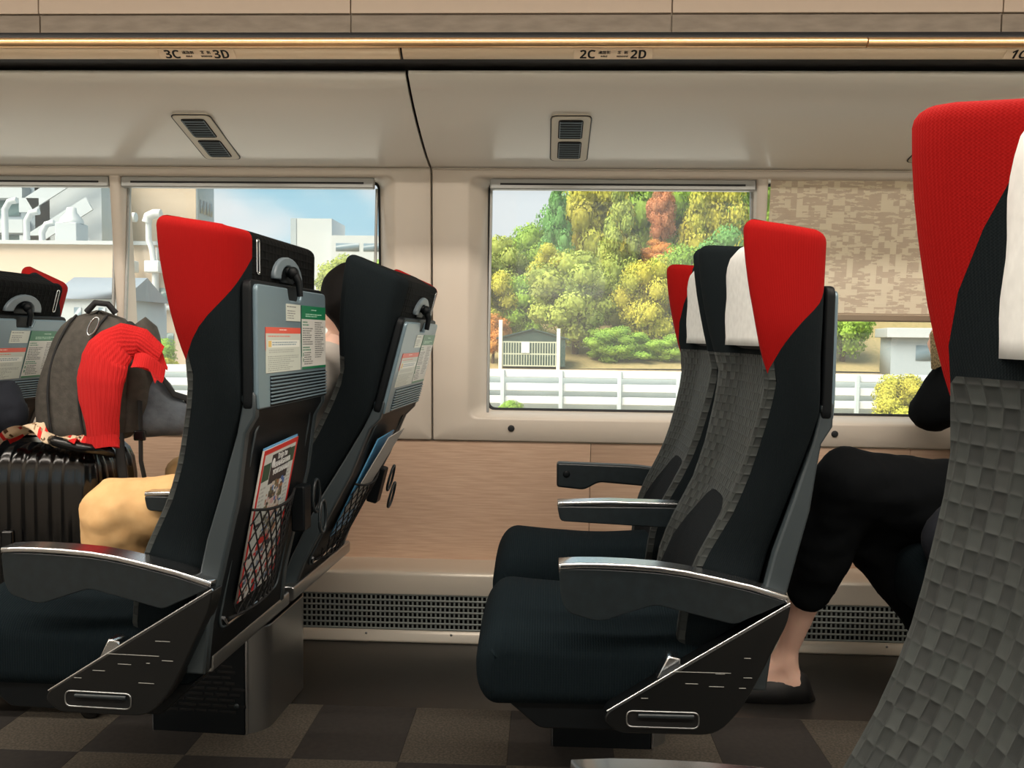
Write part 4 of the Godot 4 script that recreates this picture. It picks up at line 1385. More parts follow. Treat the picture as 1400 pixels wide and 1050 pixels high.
func passenger_black():
	var o := thing("person", "passenger in black cropped trousers and black top, legs crossed, elbow on the sill", "person", Vector3(1.22, 0, -2.15))
	var P := -o.position
	var pel := Vector3(1.245, 0.575, -2.15) + P
	var chest := Vector3(1.345, 0.86, -2.16) + P
	var neck := Vector3(1.365, 1.01, -2.16) + P
	var hd := Vector3(1.36, 1.125, -2.17) + P
	var hipn := Vector3(1.22, 0.56, -2.06) + P
	var hipf := Vector3(1.22, 0.56, -2.24) + P
	var ka := Vector3(0.765, 0.625, -2.12) + P
	var aa := Vector3(0.668, 0.125, -2.275) + P
	var kb := Vector3(0.835, 0.515, -2.25) + P
	var ab := Vector3(1.12, 0.13, -2.20) + P
	var shn := Vector3(1.36, 0.94, -1.98) + P
	var shf := Vector3(1.36, 0.94, -2.33) + P
	var elf := Vector3(1.172, 0.775, -2.575) + P
	var wf := Vector3(1.190, 0.910, -2.545) + P
	var eln := Vector3(1.27, 0.70, -1.96) + P
	var wn := Vector3(1.22, 0.71, -2.06) + P
	var toe := aa + Vector3(-0.14, -0.085, 0.0)
	var mb := MB.new()
	blob(mb, [[pel, chest, 0.12, 0.115], [chest, neck, 0.095, 0.048], [neck, hd - Vector3(0, 0.03, 0), 0.048, 0.046], [hipf, ka, 0.075, 0.055], [hipn, kb, 0.075, 0.055], [ka, ka.lerp(aa, 0.45), 0.052, 0.050], [ka.lerp(aa, 0.45), aa, 0.046, 0.026], [kb, ab, 0.052, 0.032], [aa + Vector3(0.02, -0.08, 0), toe, 0.029, 0.020], [aa, aa + Vector3(0.014, -0.07, 0), 0.026, 0.029], [aa + Vector3(-0.005, -0.02, 0), toe, 0.026, 0.018], [ab, ab + Vector3(-0.16, -0.08, 0), 0.033, 0.022], [shn, eln, 0.044, 0.035], [shf, elf, 0.044, 0.034], [eln, wn, 0.035, 0.025], [elf, wf, 0.034, 0.024]], 0.013, 0.022)
	blob(mb, head_bones(hd, Vector3(-0.9, -0.25, -0.35).normalized()), 0.009, 0.02)
	hand(mb, wf, wf + Vector3(-0.012, 0.065, 0.002), Vector3(-0.05, 0.95, 0), Vector3(-0.3, 0.1, 0.9))
	hand(mb, wn, wn + Vector3(-0.02, -0.01, -0.07), Vector3(-0.2, -0.1, -0.95), Vector3(0, -1, 0))
	fin(mb, "body", M.skin, o)
	eyes(o, hd, Vector3(-0.9, -0.25, -0.35).normalized())
	mb = MB.new()
	blob(mb, [[pel, chest, 0.150, 0.140], [chest, neck - Vector3(0, 0.02, 0), 0.118, 0.062], [shn, shf, 0.062, 0.062], [shf, elf, 0.064, 0.062], [elf, wf - Vector3(0, 0.01, 0), 0.060, 0.036], [shn, eln, 0.062, 0.055], [eln, wn, 0.054, 0.036]], 0.014, 0.03, 0.010)
	fin(mb, "top", M.black_cotton, o)
	mb = MB.new()
	blob(mb, [[pel, pel + Vector3(0.02, 0.04, 0), 0.155, 0.150], [hipf, ka, 0.098, 0.082], [hipn, kb, 0.105, 0.088], [hipn.lerp(kb, 0.3), ka.lerp(kb, 0.4), 0.08, 0.07], [ka, ka.lerp(aa, 0.40), 0.080, 0.066], [ka.lerp(aa, 0.40), ka.lerp(aa, 0.60), 0.066, 0.058], [kb, kb.lerp(ab, 0.9), 0.084, 0.062]], 0.013, 0.03, 0.010)
	fin(mb, "trousers", M.black_cotton, o)
	mb = MB.new()
	blob(mb, [[hd + Vector3(0.03, 0.04, 0), hd + Vector3(0.02, 0.05, 0), 0.097, 0.092], [hd + Vector3(0.06, 0.0, 0), hd + Vector3(0.08, -0.16, 0), 0.08, 0.05]], 0.012, 0.03, 0.006)
	fin(mb, "hair", M.hair_brown, o)
	# flat slip-on shoes, cut low over the instep
	for f in [aa, ab]:
		mb = MB.new()
		var rows := []
		for j in 13:
			var t := j / 12.0
			var row := PackedVector3Array()
			var len := sin(PI * clampf(t, 0.0, 1.0))
			for i in 13:
				var a := PI * i / 12.0
				var w := 0.006 + 0.034 * pow(maxf(0.0, len), 0.38)
				var h := lerpf(0.100, 0.060, smoothstep(0.12, 0.42, t)) if t < 0.5 else lerpf(0.060, 0.045, (t - 0.5) / 0.5)
				h *= pow(maxf(0.0, len), 0.35) + 0.05
				row.append(f + Vector3(0.082 - 0.265 * t, -0.123 + h * pow(sin(a), 0.6), -cos(a) * w))
			rows.append(row)
		mb.grid(rows)
		mb.flip = true
		for j in 12:
			mb.quad(rows[j][0], rows[j][12], rows[j + 1][12], rows[j + 1][0])
		fin(mb, "shoe", M.shoe_black, o)
	# phone held in the raised hand
	var ph := thing("mobile_phone", "phone in a gold patterned case held by the passenger in black", "phone", Vector3(1.150, 0.955, -2.50))
	ph.rotation = Vector3(0.2, 0.5, 0.35)
	mb = MB.new()
	mb.extr(MB.rrect(-0.036, -0.05, 0.036, 0.07, 0.008, 4), -0.004, 0.004, 0.002, 2)
	var cm := mat("phone_case", Color.WHITE, 0.5)
	tripl(cm, noise_tex(0.12, Color(0.28, 0.24, 0.16), Color(0.80, 0.72, 0.55), 51, 128, 2), Vector3(9, 9, 9))
	fin(mb, "case", cm, ph)
	mb = MB.new()
	mb.extr(MB.rrect(-0.033, -0.047, 0.033, 0.067, 0.007, 4), -0.0046, -0.0038, 0.0, 1)
	fin(mb, "screen_glass", M.case_black, ph)
	# bag standing on the cushion edge
	var bag := thing("handbag", "dark navy soft bag with white piping beside the passenger in black", "bag", Vector3(0.985, 0.455, -1.985))
	mb = MB.new()
	blob(mb, [[Vector3(-0.01, 0.06, 0), Vector3(0.12, 0.06, 0), 0.075, 0.075], [Vector3(0.02, 0.06, 0), Vector3(0.07, 0.22, 0), 0.085, 0.045], [Vector3(0.07, 0.22, 0), Vector3(0.15, 0.18, 0), 0.05, 0.05]], 0.012, 0.05, 0.008)
	fin(mb, "bag_body", M.navy_denim, bag)
	mb = MB.new()
	mb.tube(PackedVector3Array([Vector3(0.03, 0.02, 0.085), Vector3(0.015, 0.09, 0.092), Vector3(0.03, 0.16, 0.083), Vector3(0.06, 0.22, 0.062), Vector3(0.09, 0.25, 0.03)]), 0.007, 8)
	fin(mb, "piping", M.white_piping, bag)
	mb = MB.new()
	mb.tube(PackedVector3Array([Vector3(0.0, 0.02, 0.078), Vector3(-0.035, 0.08, 0.082), Vector3(-0.01, 0.16, 0.078), Vector3(0.035, 0.235, 0.05)]), 0.006, 8)
	fin(mb, "handle", M.black_cotton, bag)

# ---------------------------------------------------------------- luggage
func luggage():
	var mb: MB
	# ribbed hard case
	var c := thing("suitcase", "glossy black ribbed hard suitcase standing between the seats", "suitcase", Vector3(-1.285, 0.0, -2.115))
	mb = MB.new()
	var prof := PackedVector2Array()
	# plan section with ribs all round
	var base := MB.rrect(-0.19, -0.125, 0.19, 0.125, 0.055, 8)
	var total := 0.0
	for i in base.size(): total += (base[(i + 1) % base.size()] - base[i]).length()
	var dist := 0.0
	var n := base.size()
	var fine := PackedVector2Array()
	for i in n:
		var a := base[i]
		var b := base[(i + 1) % n]
		var l := (b - a).length()
		var steps := maxi(1, int(l / 0.006))
		for k in steps:
			var p := a.lerp(b, k / float(steps))
			var nn := Vector2((b - a).y, -(b - a).x).normalized()
			var q := fposmod(dist + l * k / steps, 0.034) / 0.034
			var d := 0.0045 * (1.0 if q < 0.55 else 0.0)
			fine.append(p + nn * d)
		dist += l
	var rows := []
	for s in [[0.055, 0.060], [0.063, 0.03], [0.08, 0.012], [0.11, 0.0], [0.60, 0.0], [0.645, 0.006], [0.672, 0.018], [0.69, 0.036], [0.700, 0.060]]:
		var row := PackedVector3Array()
		for p in fine:
			var e := Vector2(clampf(p.x, -0.13, 0.13), clampf(p.y, -0.05, 0.05))
			var q: Vector2 = p - (p - e).limit_length(1.0).normalized() * minf(s[1], (p - e).length())
			row.append(Vector3(q.x, s[0], -q.y))
		rows.append(row)
	mb.grid(rows, true)
	var cap := Geometry2D.triangulate_polygon(fine)
	mb.grp(4)
	for i in range(0, cap.size(), 3):
		var t: PackedVector3Array = rows[rows.size() - 1]
		mb.tri(t[cap[i]], t[cap[i + 1]], t[cap[i + 2]])
	mb.grp(0)
	fin(mb, "shell", M.case_black, c)
	for s in [[-0.15, -0.08], [0.15, -0.08], [-0.15, 0.08], [0.15, 0.08]]:
		mb = MB.new()
		mb.lathe([Vector2(0.0, -0.012), Vector2(0.02, -0.012), Vector2(0.025, -0.006), Vector2(0.025, 0.006), Vector2(0.02, 0.012), Vector2(0.0, 0.012)], 14, Transform3D(Basis(Vector3.RIGHT, PI / 2), Vector3(s[0], 0.025, s[1])))
		mb.box(Vector3(s[0], 0.045, s[1]), Vector3(0.03, 0.03, 0.04), 0.005)
		fin(mb, "wheel", M.case_handle, c)
	mb = MB.new()
	mb.tube(PackedVector3Array([Vector3(0.07, 0.695, 0.105), Vector3(0.085, 0.715, 0.128), Vector3(0.12, 0.712, 0.150), Vector3(0.17, 0.700, 0.150), Vector3(0.205, 0.690, 0.12), Vector3(0.215, 0.675, 0.085)]), [0.010, 0.012, 0.013, 0.013, 0.012, 0.010], 10)
	fin(mb, "carry_handle", M.case_handle, c)
	mb = MB.new()
	mb.box(Vector3(-0.02, 0.42, 0.134), Vector3(0.03, 0.14, 0.012), 0.005)
	fin(mb, "latch", M.case_handle, c)
	# backpack on the case
	var b := thing("backpack", "grey canvas backpack standing on the black suitcase", "backpack", Vector3(-1.17, 0.703, -2.13))
	mb = MB.new()
	rows = []
	for j in 17:
		var t := j / 16.0
		var y := 0.33 * t
		var w := 0.122 * pow(maxf(0.0, 1.0 - pow(t, 4.5)), 0.5) * (0.93 + 0.07 * sin(PI * t)) + 0.002
		var d := 0.085 * pow(maxf(0.0, 1.0 - pow(t, 3.0)), 0.5) + 0.002
		if j == 0: w *= 0.9; d *= 0.88
		var row := PackedVector3Array()
		for i in 36:
			var a := -TAU * i / 36
			var cx := signf(cos(a)) * pow(absf(cos(a)), 0.7)
			var sz := signf(sin(a)) * pow(absf(sin(a)), 0.7)
			row.append(Vector3(cx * w + 0.035 * t - 0.015 + 0.004 * sin(t * 9 + a * 3), y, sz * d + 0.003 * sin(a * 5 + t * 7)))
		rows.append(row)
	mb.grid(rows, true)
	fin(mb, "main_compartment", M.bag_canvas, b)
	# zip seams running over the front
	for q in [0.012, 0.075]:
		mb = MB.new()
		var path := PackedVector3Array()
		for j in 15:
			var t := 0.06 + 0.90 * j / 14.0
			var d := 0.085 * pow(maxf(0.0, 1.0 - pow(t, 3.0)), 0.5) + 0.002
			var w := 0.122 * pow(maxf(0.0, 1.0 - pow(t, 4.5)), 0.5) + 0.002
			var xr: float = (-0.055 + 0.3 * q) - 0.03 * sin(PI * t) + q
			var cc := clampf(xr / w, -0.98, 0.98)
			var zz := d * pow(1.0 - pow(absf(cc), 1.0 / 0.7 * 2.0), 0.35)
			path.append(Vector3(xr + 0.035 * t - 0.015, 0.33 * t, zz + 0.003))
		mb.tube(path, 0.0032, 6)
		fin(mb, "zip_seam", M.strap_black, b)
	# rear section with harness, turned to the window
	mb = MB.new()
	rows = []
	for j in 13:
		var t := j / 12.0
		var row := PackedVector3Array()
		for i in 24:
			var a := -TAU * i / 24
			var w := 0.075 * pow(maxf(0.0, 1.0 - pow(t, 5)), 0.5) + 0.001
			row.append(Vector3(0.105 + cos(a) * w * 0.55 + 0.02 * t, 0.02 + 0.295 * t, -0.035 + sin(a) * w))
		rows.append(row)
	mb.grid(rows, true)
	fin(mb, "rear_compartment", M.bag_canvas, b)
	mb = MB.new()
	blob(mb, [[Vector3(0.13, 0.045, -0.03), Vector3(0.205, 0.045, -0.05), 0.043, 0.040], [Vector3(0.13, 0.05, -0.03), Vector3(0.15, 0.12, -0.04), 0.043, 0.036], [Vector3(0.15, 0.12, -0.04), Vector3(0.20, 0.055, -0.05), 0.034, 0.036]], 0.009, 0.02)
	fin(mb, "hip_pad", M.bag_blue, b)
	mb = MB.new()
	blob(mb, [[Vector3(0.215, 0.045, -0.05), Vector3(0.225, 0.095, -0.07), 0.024, 0.012]], 0.008, 0.02)
	fin(mb, "pad_tip", M.strap_black, b)
	for q in [[Vector3(0.11, 0.30, 0.02), Vector3(0.15, 0.27, 0.03), Vector3(0.165, 0.20, 0.02), Vector3(0.205, 0.115, -0.02), Vector3(0.235, 0.095, -0.07), Vector3(0.30, 0.10, -0.12)], [Vector3(0.10, 0.02, 0.06), Vector3(0.115, -0.03, 0.085), Vector3(0.125, -0.10, 0.09), Vector3(0.14, -0.16, 0.08)], [Vector3(0.14, 0.10, 0.03), Vector3(0.15, 0.03, 0.05), Vector3(0.155, -0.05, 0.06), Vector3(0.17, -0.15, 0.05)]]:
		mb = MB.new()
		mb.tube(PackedVector3Array(q), 0.011, 8, true, 0.3)
		fin(mb, "strap", M.strap_black, b)
	mb = MB.new()
	mb.box(Vector3(0.152, 0.015, 0.058), Vector3(0.030, 0.026, 0.012), 0.004)
	fin(mb, "buckle", M.case_handle, b)
	mb = MB.new()
	mb.tube(PackedVector3Array([Vector3(0.005, 0.325, 0.03), Vector3(0.03, 0.348, 0.035), Vector3(0.06, 0.345, 0.03), Vector3(0.075, 0.322, 0.02)]), 0.008, 8)
	fin(mb, "carry_loop", M.strap_black, b)
	mb = MB.new()
	var ring := PackedVector3Array()
	for k in 17:
		var a := TAU * k / 16
		ring.append(Vector3(0.052 + 0.011 * cos(a) + 0.010 * sin(a), 0.288 + 0.022 * sin(a), 0.088))
	mb.tube(ring, 0.0022, 6, false)
	fin(mb, "clip_ring", M.silver, b)
	# red ribbed knit draped over the backpack
	var k := thing("knit_cap", "bright red ribbed knit hung over the front of the grey backpack", "knitwear", Vector3(-1.085, 0.715, -2.0))
	mb = MB.new()
	rows = []
	var spine := [Vector3(0.010, 0.006, 0.0), Vector3(0.011, 0.05, 0.006), Vector3(0.013, 0.10, 0.012), Vector3(0.015, 0.15, 0.015), Vector3(0.022, 0.200, 0.008), Vector3(0.048, 0.236, -0.015), Vector3(0.088, 0.236, -0.035), Vector3(0.130, 0.200, -0.05)]
	var wid := [0.037, 0.040, 0.050, 0.056, 0.056, 0.046, 0.036, 0.030]
	var nj := 36
	for j in nj + 1:
		var t := j / float(nj) * (spine.size() - 1)
		var i0 := mini(int(t), spine.size() - 2)
		var f := t - i0
		var p: Vector3 = spine[i0].lerp(spine[i0 + 1], f)
		var dir: Vector3 = (spine[mini(i0 + 2, spine.size() - 1)] - spine[maxi(i0 - 1, 0)]).normalized()
		var sd := Vector3(dir.y, -dir.x, 0).normalized()
		var nm := sd.cross(dir).normalized()
		var w := lerpf(wid[i0], wid[i0 + 1], f)
		var row := PackedVector3Array()
		for i in 96:
			var a := -TAU * i / 96
			var rib := 0.0022 * (0.5 + 0.5 * cos(a * 26.0))
			var ripple := 1.0 + 0.05 * sin(a * 3 + t * 2.0)
			row.append(p + sd * cos(a) * (w * ripple + rib) - nm * sin(a) * (0.018 + rib) * ripple)
		rows.append(row)
	mb.grid(rows, true)
	fin(mb, "knit_body", M.red_knit, k)
	mb = MB.new()
	rows = []
	for j in 7:
		var row := PackedVector3Array()
		for i in 73:
			var a := TAU * i / 72
			var r := 0.038 + 0.001 * j + 0.002 * sin(a * 3 + j)
			row.append(Vector3(0.010 + cos(a) * r * 1.0, 0.012 - 0.005 * j + 0.004 * sin(a * 2), sin(a) * (0.020 + 0.0012 * cos(a * 24)) + 0.002))
		rows.append(row)
	mb.grid(rows)
	fin(mb, "turned_cuff", M.red_knit, k)
	mb = MB.new()
	rows = []
	for j in 9:
		var row := PackedVector3Array()
		for i in 25:
			var u := i / 24.0
			var v := j / 8.0
			row.append(Vector3(0.085 + 0.065 * v, 0.238 - 0.050 * u - 0.055 * v * v + 0.010 * sin(u * 11 + v * 4), -0.06 + 0.07 * u + 0.008 * sin(v * 8 + u * 6)))
		rows.append(row)
	mb.grid(rows)
	fin(mb, "loose_fold", M.red_knit, k)
	# printed scarf lying on the case
	var s := thing("scarf", "small red, cream and brown printed scarf crumpled on the suitcase", "scarf", Vector3(-1.22, 0.705, -2.005))
	mb = MB.new()
	rows = []
	var uvs := []
	for j in 7:
		var row := PackedVector3Array()
		var ur := PackedVector2Array()
		for i in 41:
			var u := i / 40.0
			var v := j / 6.0 - 0.5
			var w := 0.030 + 0.014 * sin(u * 9.0)
			row.append(Vector3(-0.095 + 0.20 * u, 0.006 + 0.030 * sin(PI * clampf(u * 1.5, 0, 1)) + 0.012 * cos(v * 8.0 + u * 10) , 0.012 + v * w * 2.0 + 0.012 * sin(u * 14)))
			ur.append(Vector2(u, v + 0.5))
		rows.append(row)
		uvs.append(ur)
	mb.grid(rows, false, uvs)
	for j in 7:
		for i in 41: rows[j][i] += Vector3(0, -0.002, 0)
	mb.flip = true
	mb.grid(rows, false, uvs)
	var sm := mat("scarf_print", Color.WHITE, 0.85)
	var im := Image.create(256, 64, false, Image.FORMAT_RGB8)
	im.fill(Color(0.82, 0.74, 0.62))
	im.fill_rect(Rect2i(0, 0, 36, 64), Color(0.80, 0.10, 0.09))
	im.fill_rect(Rect2i(12, 14, 16, 50), Color(0.88, 0.80, 0.72))
	im.fill_rect(Rect2i(120, 0, 14, 64), Color(0.80, 0.10, 0.09))
	im.fill_rect(Rect2i(236, 0, 20, 64), Color(0.80, 0.10, 0.09))
	var rr := RandomNumberGenerator.new()
	rr.seed = 4
	for q in 60: im.fill_rect(Rect2i(rr.randi_range(40, 230), rr.randi_range(0, 60), rr.randi_range(3, 12), rr.randi_range(3, 9)), [Color(0.30, 0.20, 0.13), Color(0.60, 0.48, 0.36), Color(0.75, 0.16, 0.13)][q % 3])
	sm.albedo_texture = img_tex(im)
	fin(mb, "scarf_cloth", sm, s)
	# dark cloth hanging beside the backpack
	var j2 := thing("jacket", "dark navy jacket bundled between the suitcase and the reclined seat back", "jacket", Vector3(-1.44, 0.707, -2.09))
	mb = MB.new()
	blob(mb, [[Vector3(-0.03, 0.055, 0.0), Vector3(0.07, 0.05, 0.0), 0.05, 0.045], [Vector3(-0.02, 0.09, 0), Vector3(0.05, 0.10, 0), 0.05, 0.045]], 0.012, 0.04, 0.02)
	fin(mb, "jacket_cloth", M.navy_denim, j2)
	# guide magazine in the net pocket of the third row
	var seat := Transform3D(Basis(Vector3.UP, deg_to_rad(-3.33)), Vector3.ZERO)
	for q in [[-0.982, ZC, -0.4, "travel magazine with red border and photo cover standing in the net pocket", 0.025], [-0.982, ZD, 14.5, "blue edged brochure sticking out of the reclined seat's pocket", 0.0]]:
		var piv := Vector3(0.38, 0, -1.92)
		var bs := Basis(Vector3.UP, deg_to_rad(-3.33))
		var root := Transform3D(bs, piv + bs * (Vector3(BX, 0, q[1]) - piv) + Vector3(q[0], 0, 0))
		var bt := root * Transform3D(Basis(Vector3.BACK, -deg_to_rad(q[2])), Vector3(PIV.x - BX, PIV.y, 0))
		var mg := thing("magazine", q[3], "magazine", Vector3.ZERO)
		# lies along the shell between y 0.46 and 0.765; its axes: x across (to the viewer's right), y up, z out of the cover
		var lowp := Vector3(0.420, 0.462, q[4]) + Vector3(-PIV.x, -PIV.y, 0)
		var topp := Vector3(0.487, 0.768, q[4]) + Vector3(-PIV.x, -PIV.y, 0)
		var yv := (topp - lowp).normalized()
		var tilt := Basis(Vector3.BACK, 0.05)
		var bm := Basis(Vector3(0, 0, -1), yv, Vector3(0, 0, -1).cross(yv)) * tilt
		mg.transform = bt * Transform3D(bm, (lowp + topp) / 2)
		if q[2] > 5:
			mb = MB.new()
			mb.box(Vector3(-0.02, 0.02, 0), Vector3(0.15, 0.28, 0.003))
			fin(mb, "cover", mat("brochure_blue", Color(0.35, 0.62, 0.80), 0.4), mg)
			mb = MB.new()
			mb.box(Vector3(-0.01, 0.03, 0.006), Vector3(0.15, 0.29, 0.002), 0.0, Transform3D(Basis(Vector3.RIGHT, 0.08), Vector3.ZERO))
			fin(mb, "leaflet", M.white_shirt, mg)
			continue
		var RD := Color(0.80, 0.13, 0.12)
		var DK := Color(0.10, 0.12, 0.16)
		var ops := [["r", 0, 0, 180, 10, RD], ["r", 0, 0, 9, 300, RD], ["r", 171, 0, 9, 300, RD], ["r", 9, 14, 162, 180, Color(0.80, 0.82, 0.80)], ["r", 48, 16, 96, 60, DK], ["r", 10, 30, 36, 34, Color(0.10, 0.30, 0.22)], ["r", 140, 18, 30, 30, Color(0.10, 0.28, 0.20)], ["l", 14, 76, 30, 90, 8, Color(0.66, 0.68, 0.66), 41], ["l", 142, 60, 26, 110, 8, Color(0.66, 0.68, 0.66), 42], ["r", 14, 150, 30, 6, DK], ["r", 140, 158, 28, 6, DK]]
		var r2 := RandomNumberGenerator.new()
		r2.seed = 77
		var pal := [Color(0.72, 0.55, 0.50), Color(0.30, 0.28, 0.24), Color(0.25, 0.42, 0.68), Color(0.80, 0.76, 0.70), Color(0.62, 0.42, 0.28), Color(0.42, 0.40, 0.30), Color(0.78, 0.62, 0.62)]
		for z in 130: ops.append(["r", r2.randi_range(48, 126), r2.randi_range(72, 182), r2.randi_range(5, 18), r2.randi_range(4, 13), pal[r2.randi_range(0, 6)]])
		ops.append(["r", 48, 186, 60, 14, RD])
		for z in 120: ops.append(["r", r2.randi_range(10, 160), r2.randi_range(200, 290), r2.randi_range(5, 20), r2.randi_range(4, 12), [RD, Color(0.82, 0.82, 0.80), DK, Color(0.45, 0.52, 0.62), Color(0.62, 0.45, 0.36)][z % 5]])
		mb = MB.new()
		mb.grp(1)
		mb.quad(Vector3(-0.088, -0.152, 0.0022), Vector3(0.088, -0.152, 0.0022), Vector3(0.088, 0.152, 0.0022), Vector3(-0.088, 0.152, 0.0022))
		fin(mb, "cover", flat_mat("magazine_print", print_tex(180, 300, Color(0.82, 0.82, 0.80), ops), 0.35), mg)
		mb = MB.new()
		mb.box(Vector3(0, 0, 0), Vector3(0.176, 0.304, 0.004))
		fin(mb, "pages", M.white_shirt, mg)
		mb = MB.new()
		mb.box(Vector3(0.0, 0.153, -0.001), Vector3(0.174, 0.006, 0.002))
		fin(mb, "blue_edge", mat("edge_blue", Color(0.40, 0.66, 0.85), 0.4), mg)
		text("Trip to", 0.016, mg, Vector3(0.012, 0.128, 0.0026), M.white_cloth, true, "title", true)
		text("KANAGAWA", 0.015, mg, Vector3(0.016, 0.112, 0.0026), M.white_cloth, true, "title", true)
		text("YOKOHAMA", 0.015, mg, Vector3(0.016, 0.097, 0.0026), M.white_cloth, true, "title", true)
		mb = MB.new()
		mb.ell(Transform3D(Basis.from_scale(Vector3(0.008, 0.010, 0.0006)), Vector3(-0.031, 0.118, 0.0026)), 12, 6)
		fin(mb, "emblem", M.white_cloth, mg)

# ---------------------------------------------------------------- outside
func crown_mesh(sd: int, puffs: int, leaves: int, cone := false) -> ArrayMesh:
	var r := RandomNumberGenerator.new()
	r.seed = sd
	var V := PackedVector3Array()
	var N := PackedVector3Array()
	var C := PackedColorArray()
	for p in puffs:
		var d := Vector3(r.randfn(), r.randfn() * 0.9, r.randfn()).normalized()
		var c := d * r.randf_range(0.45, 0.72) if p > 2 else d * 0.2
		var rad := r.randf_range(0.22, 0.40)
		if cone:
			var h := r.randf_range(-0.9, 0.9)
			var a := r.randf() * TAU
			c = Vector3(cos(a) * 0.42 * (1.0 - h), h, sin(a) * 0.42 * (1.0 - h))
			rad = 0.14 + 0.13 * (1.0 - h)
		var tone := r.randf_range(0.80, 1.18)
		var hue := r.randf_range(-0.10, 0.10)
		var base := Color(tone * (1 + hue), tone, tone * (1 - hue))
		for q in leaves:
			var n := Vector3(r.randfn(), r.randfn() + 0.25, r.randfn()).normalized()
			var at := c + n * rad * r.randf_range(0.72, 1.06) * Vector3(1.0, 0.72, 1.0)
			var m := (n + Vector3(r.randfn(), r.randfn(), r.randfn()) * 0.45).normalized()
			var t := m.cross(Vector3(r.randfn(), r.randfn(), r.randfn())).normalized()
			var b := m.cross(t)
			var s := r.randf_range(0.016, 0.031)
			var k := r.randf_range(0.78, 1.20)
			var cc := Color(base.r * k, base.g * k, base.b * k)
			var qd := [at - t * s - b * s * 0.6, at + t * s - b * s * 0.6, at + t * s * 0.8 + b * s * 0.7, at - t * s * 0.8 + b * s * 0.7]
			for i in [0, 2, 1, 0, 3, 2]:
				V.append(qd[i]); N.append((n * 0.6 + m * 0.4).normalized()); C.append(cc)
		for j in 5:
			for i in 8:
				var qd := []
				for w in [[i, j], [i + 1, j], [i + 1, j + 1], [i, j + 1]]:
					var a: float = TAU * w[0] / 8.0
					var e: float = -PI / 2 + PI * w[1] / 5.0
					qd.append(Vector3(cos(a) * cos(e), sin(e), sin(a) * cos(e)))
				for k in [0, 1, 2, 0, 2, 3]:
					V.append(c + qd[k] * rad * 0.62 * Vector3(1, 0.72, 1)); N.append(qd[k]); C.append(base)
	var arr := []
	arr.resize(Mesh.ARRAY_MAX)
	arr[Mesh.ARRAY_VERTEX] = V
	arr[Mesh.ARRAY_NORMAL] = N
	arr[Mesh.ARRAY_COLOR] = C
	var am := ArrayMesh.new()
	am.add_surface_from_arrays(Mesh.PRIMITIVE_TRIANGLES, arr)
	return am

func leaf_mat(called: String, c: Color):
	var m := mat(called, c, 0.9)
	m.vertex_color_use_as_albedo = true
	m.backlight_enabled = true
	m.backlight = Color(0.75, 0.78, 0.6)

func tree(called: String, label: String, x: float, z: float, y0: float, h: float, rad: float, crown: ArrayMesh, lm: Material, turn: float, group: String, trunk := true):
	var o := thing(called, label, "bush" if called == "bush" else "tree", Vector3(x, y0, z), group)
	var ch := h * (0.94 if trunk else 1.0)
	put(crown, "crown", o, Transform3D(Basis(Vector3.UP, turn).scaled(Vector3(rad, ch / 2 / 0.92, rad)), Vector3(0, h - ch / 2, 0)), lm)
	if trunk:
		var mb := MB.new()
		mb.tube(PackedVector3Array([Vector3(0, -0.6, 0), Vector3(0.1, h * 0.2, 0), Vector3(-0.05, h * 0.5, 0.1)]), [0.035 * h, 0.025 * h, 0.012 * h], 8)
		fin(mb, "trunk", M.bark, o)

func far_windows(parent: Node, at: Vector3, dx: Vector3, w: float, h: float, pitch: float, n: int, m: Material, nrm: Vector3):
	for i in n:
		var mb := MB.new()
		mb.grp(1)
		var p := at + dx * (pitch * i)
		var u := Vector3.UP * h
		var r := dx * w
		var f := nrm * 0.05
		mb.quad(p + f, p + r + f, p + r + u + f, p + u + f)
		mb.quad(p, p + r, p + r + f, p + f)
		mb.quad(p + u + f, p + r + u + f, p + r + u, p + u)
		fin(mb, "window", m, parent)

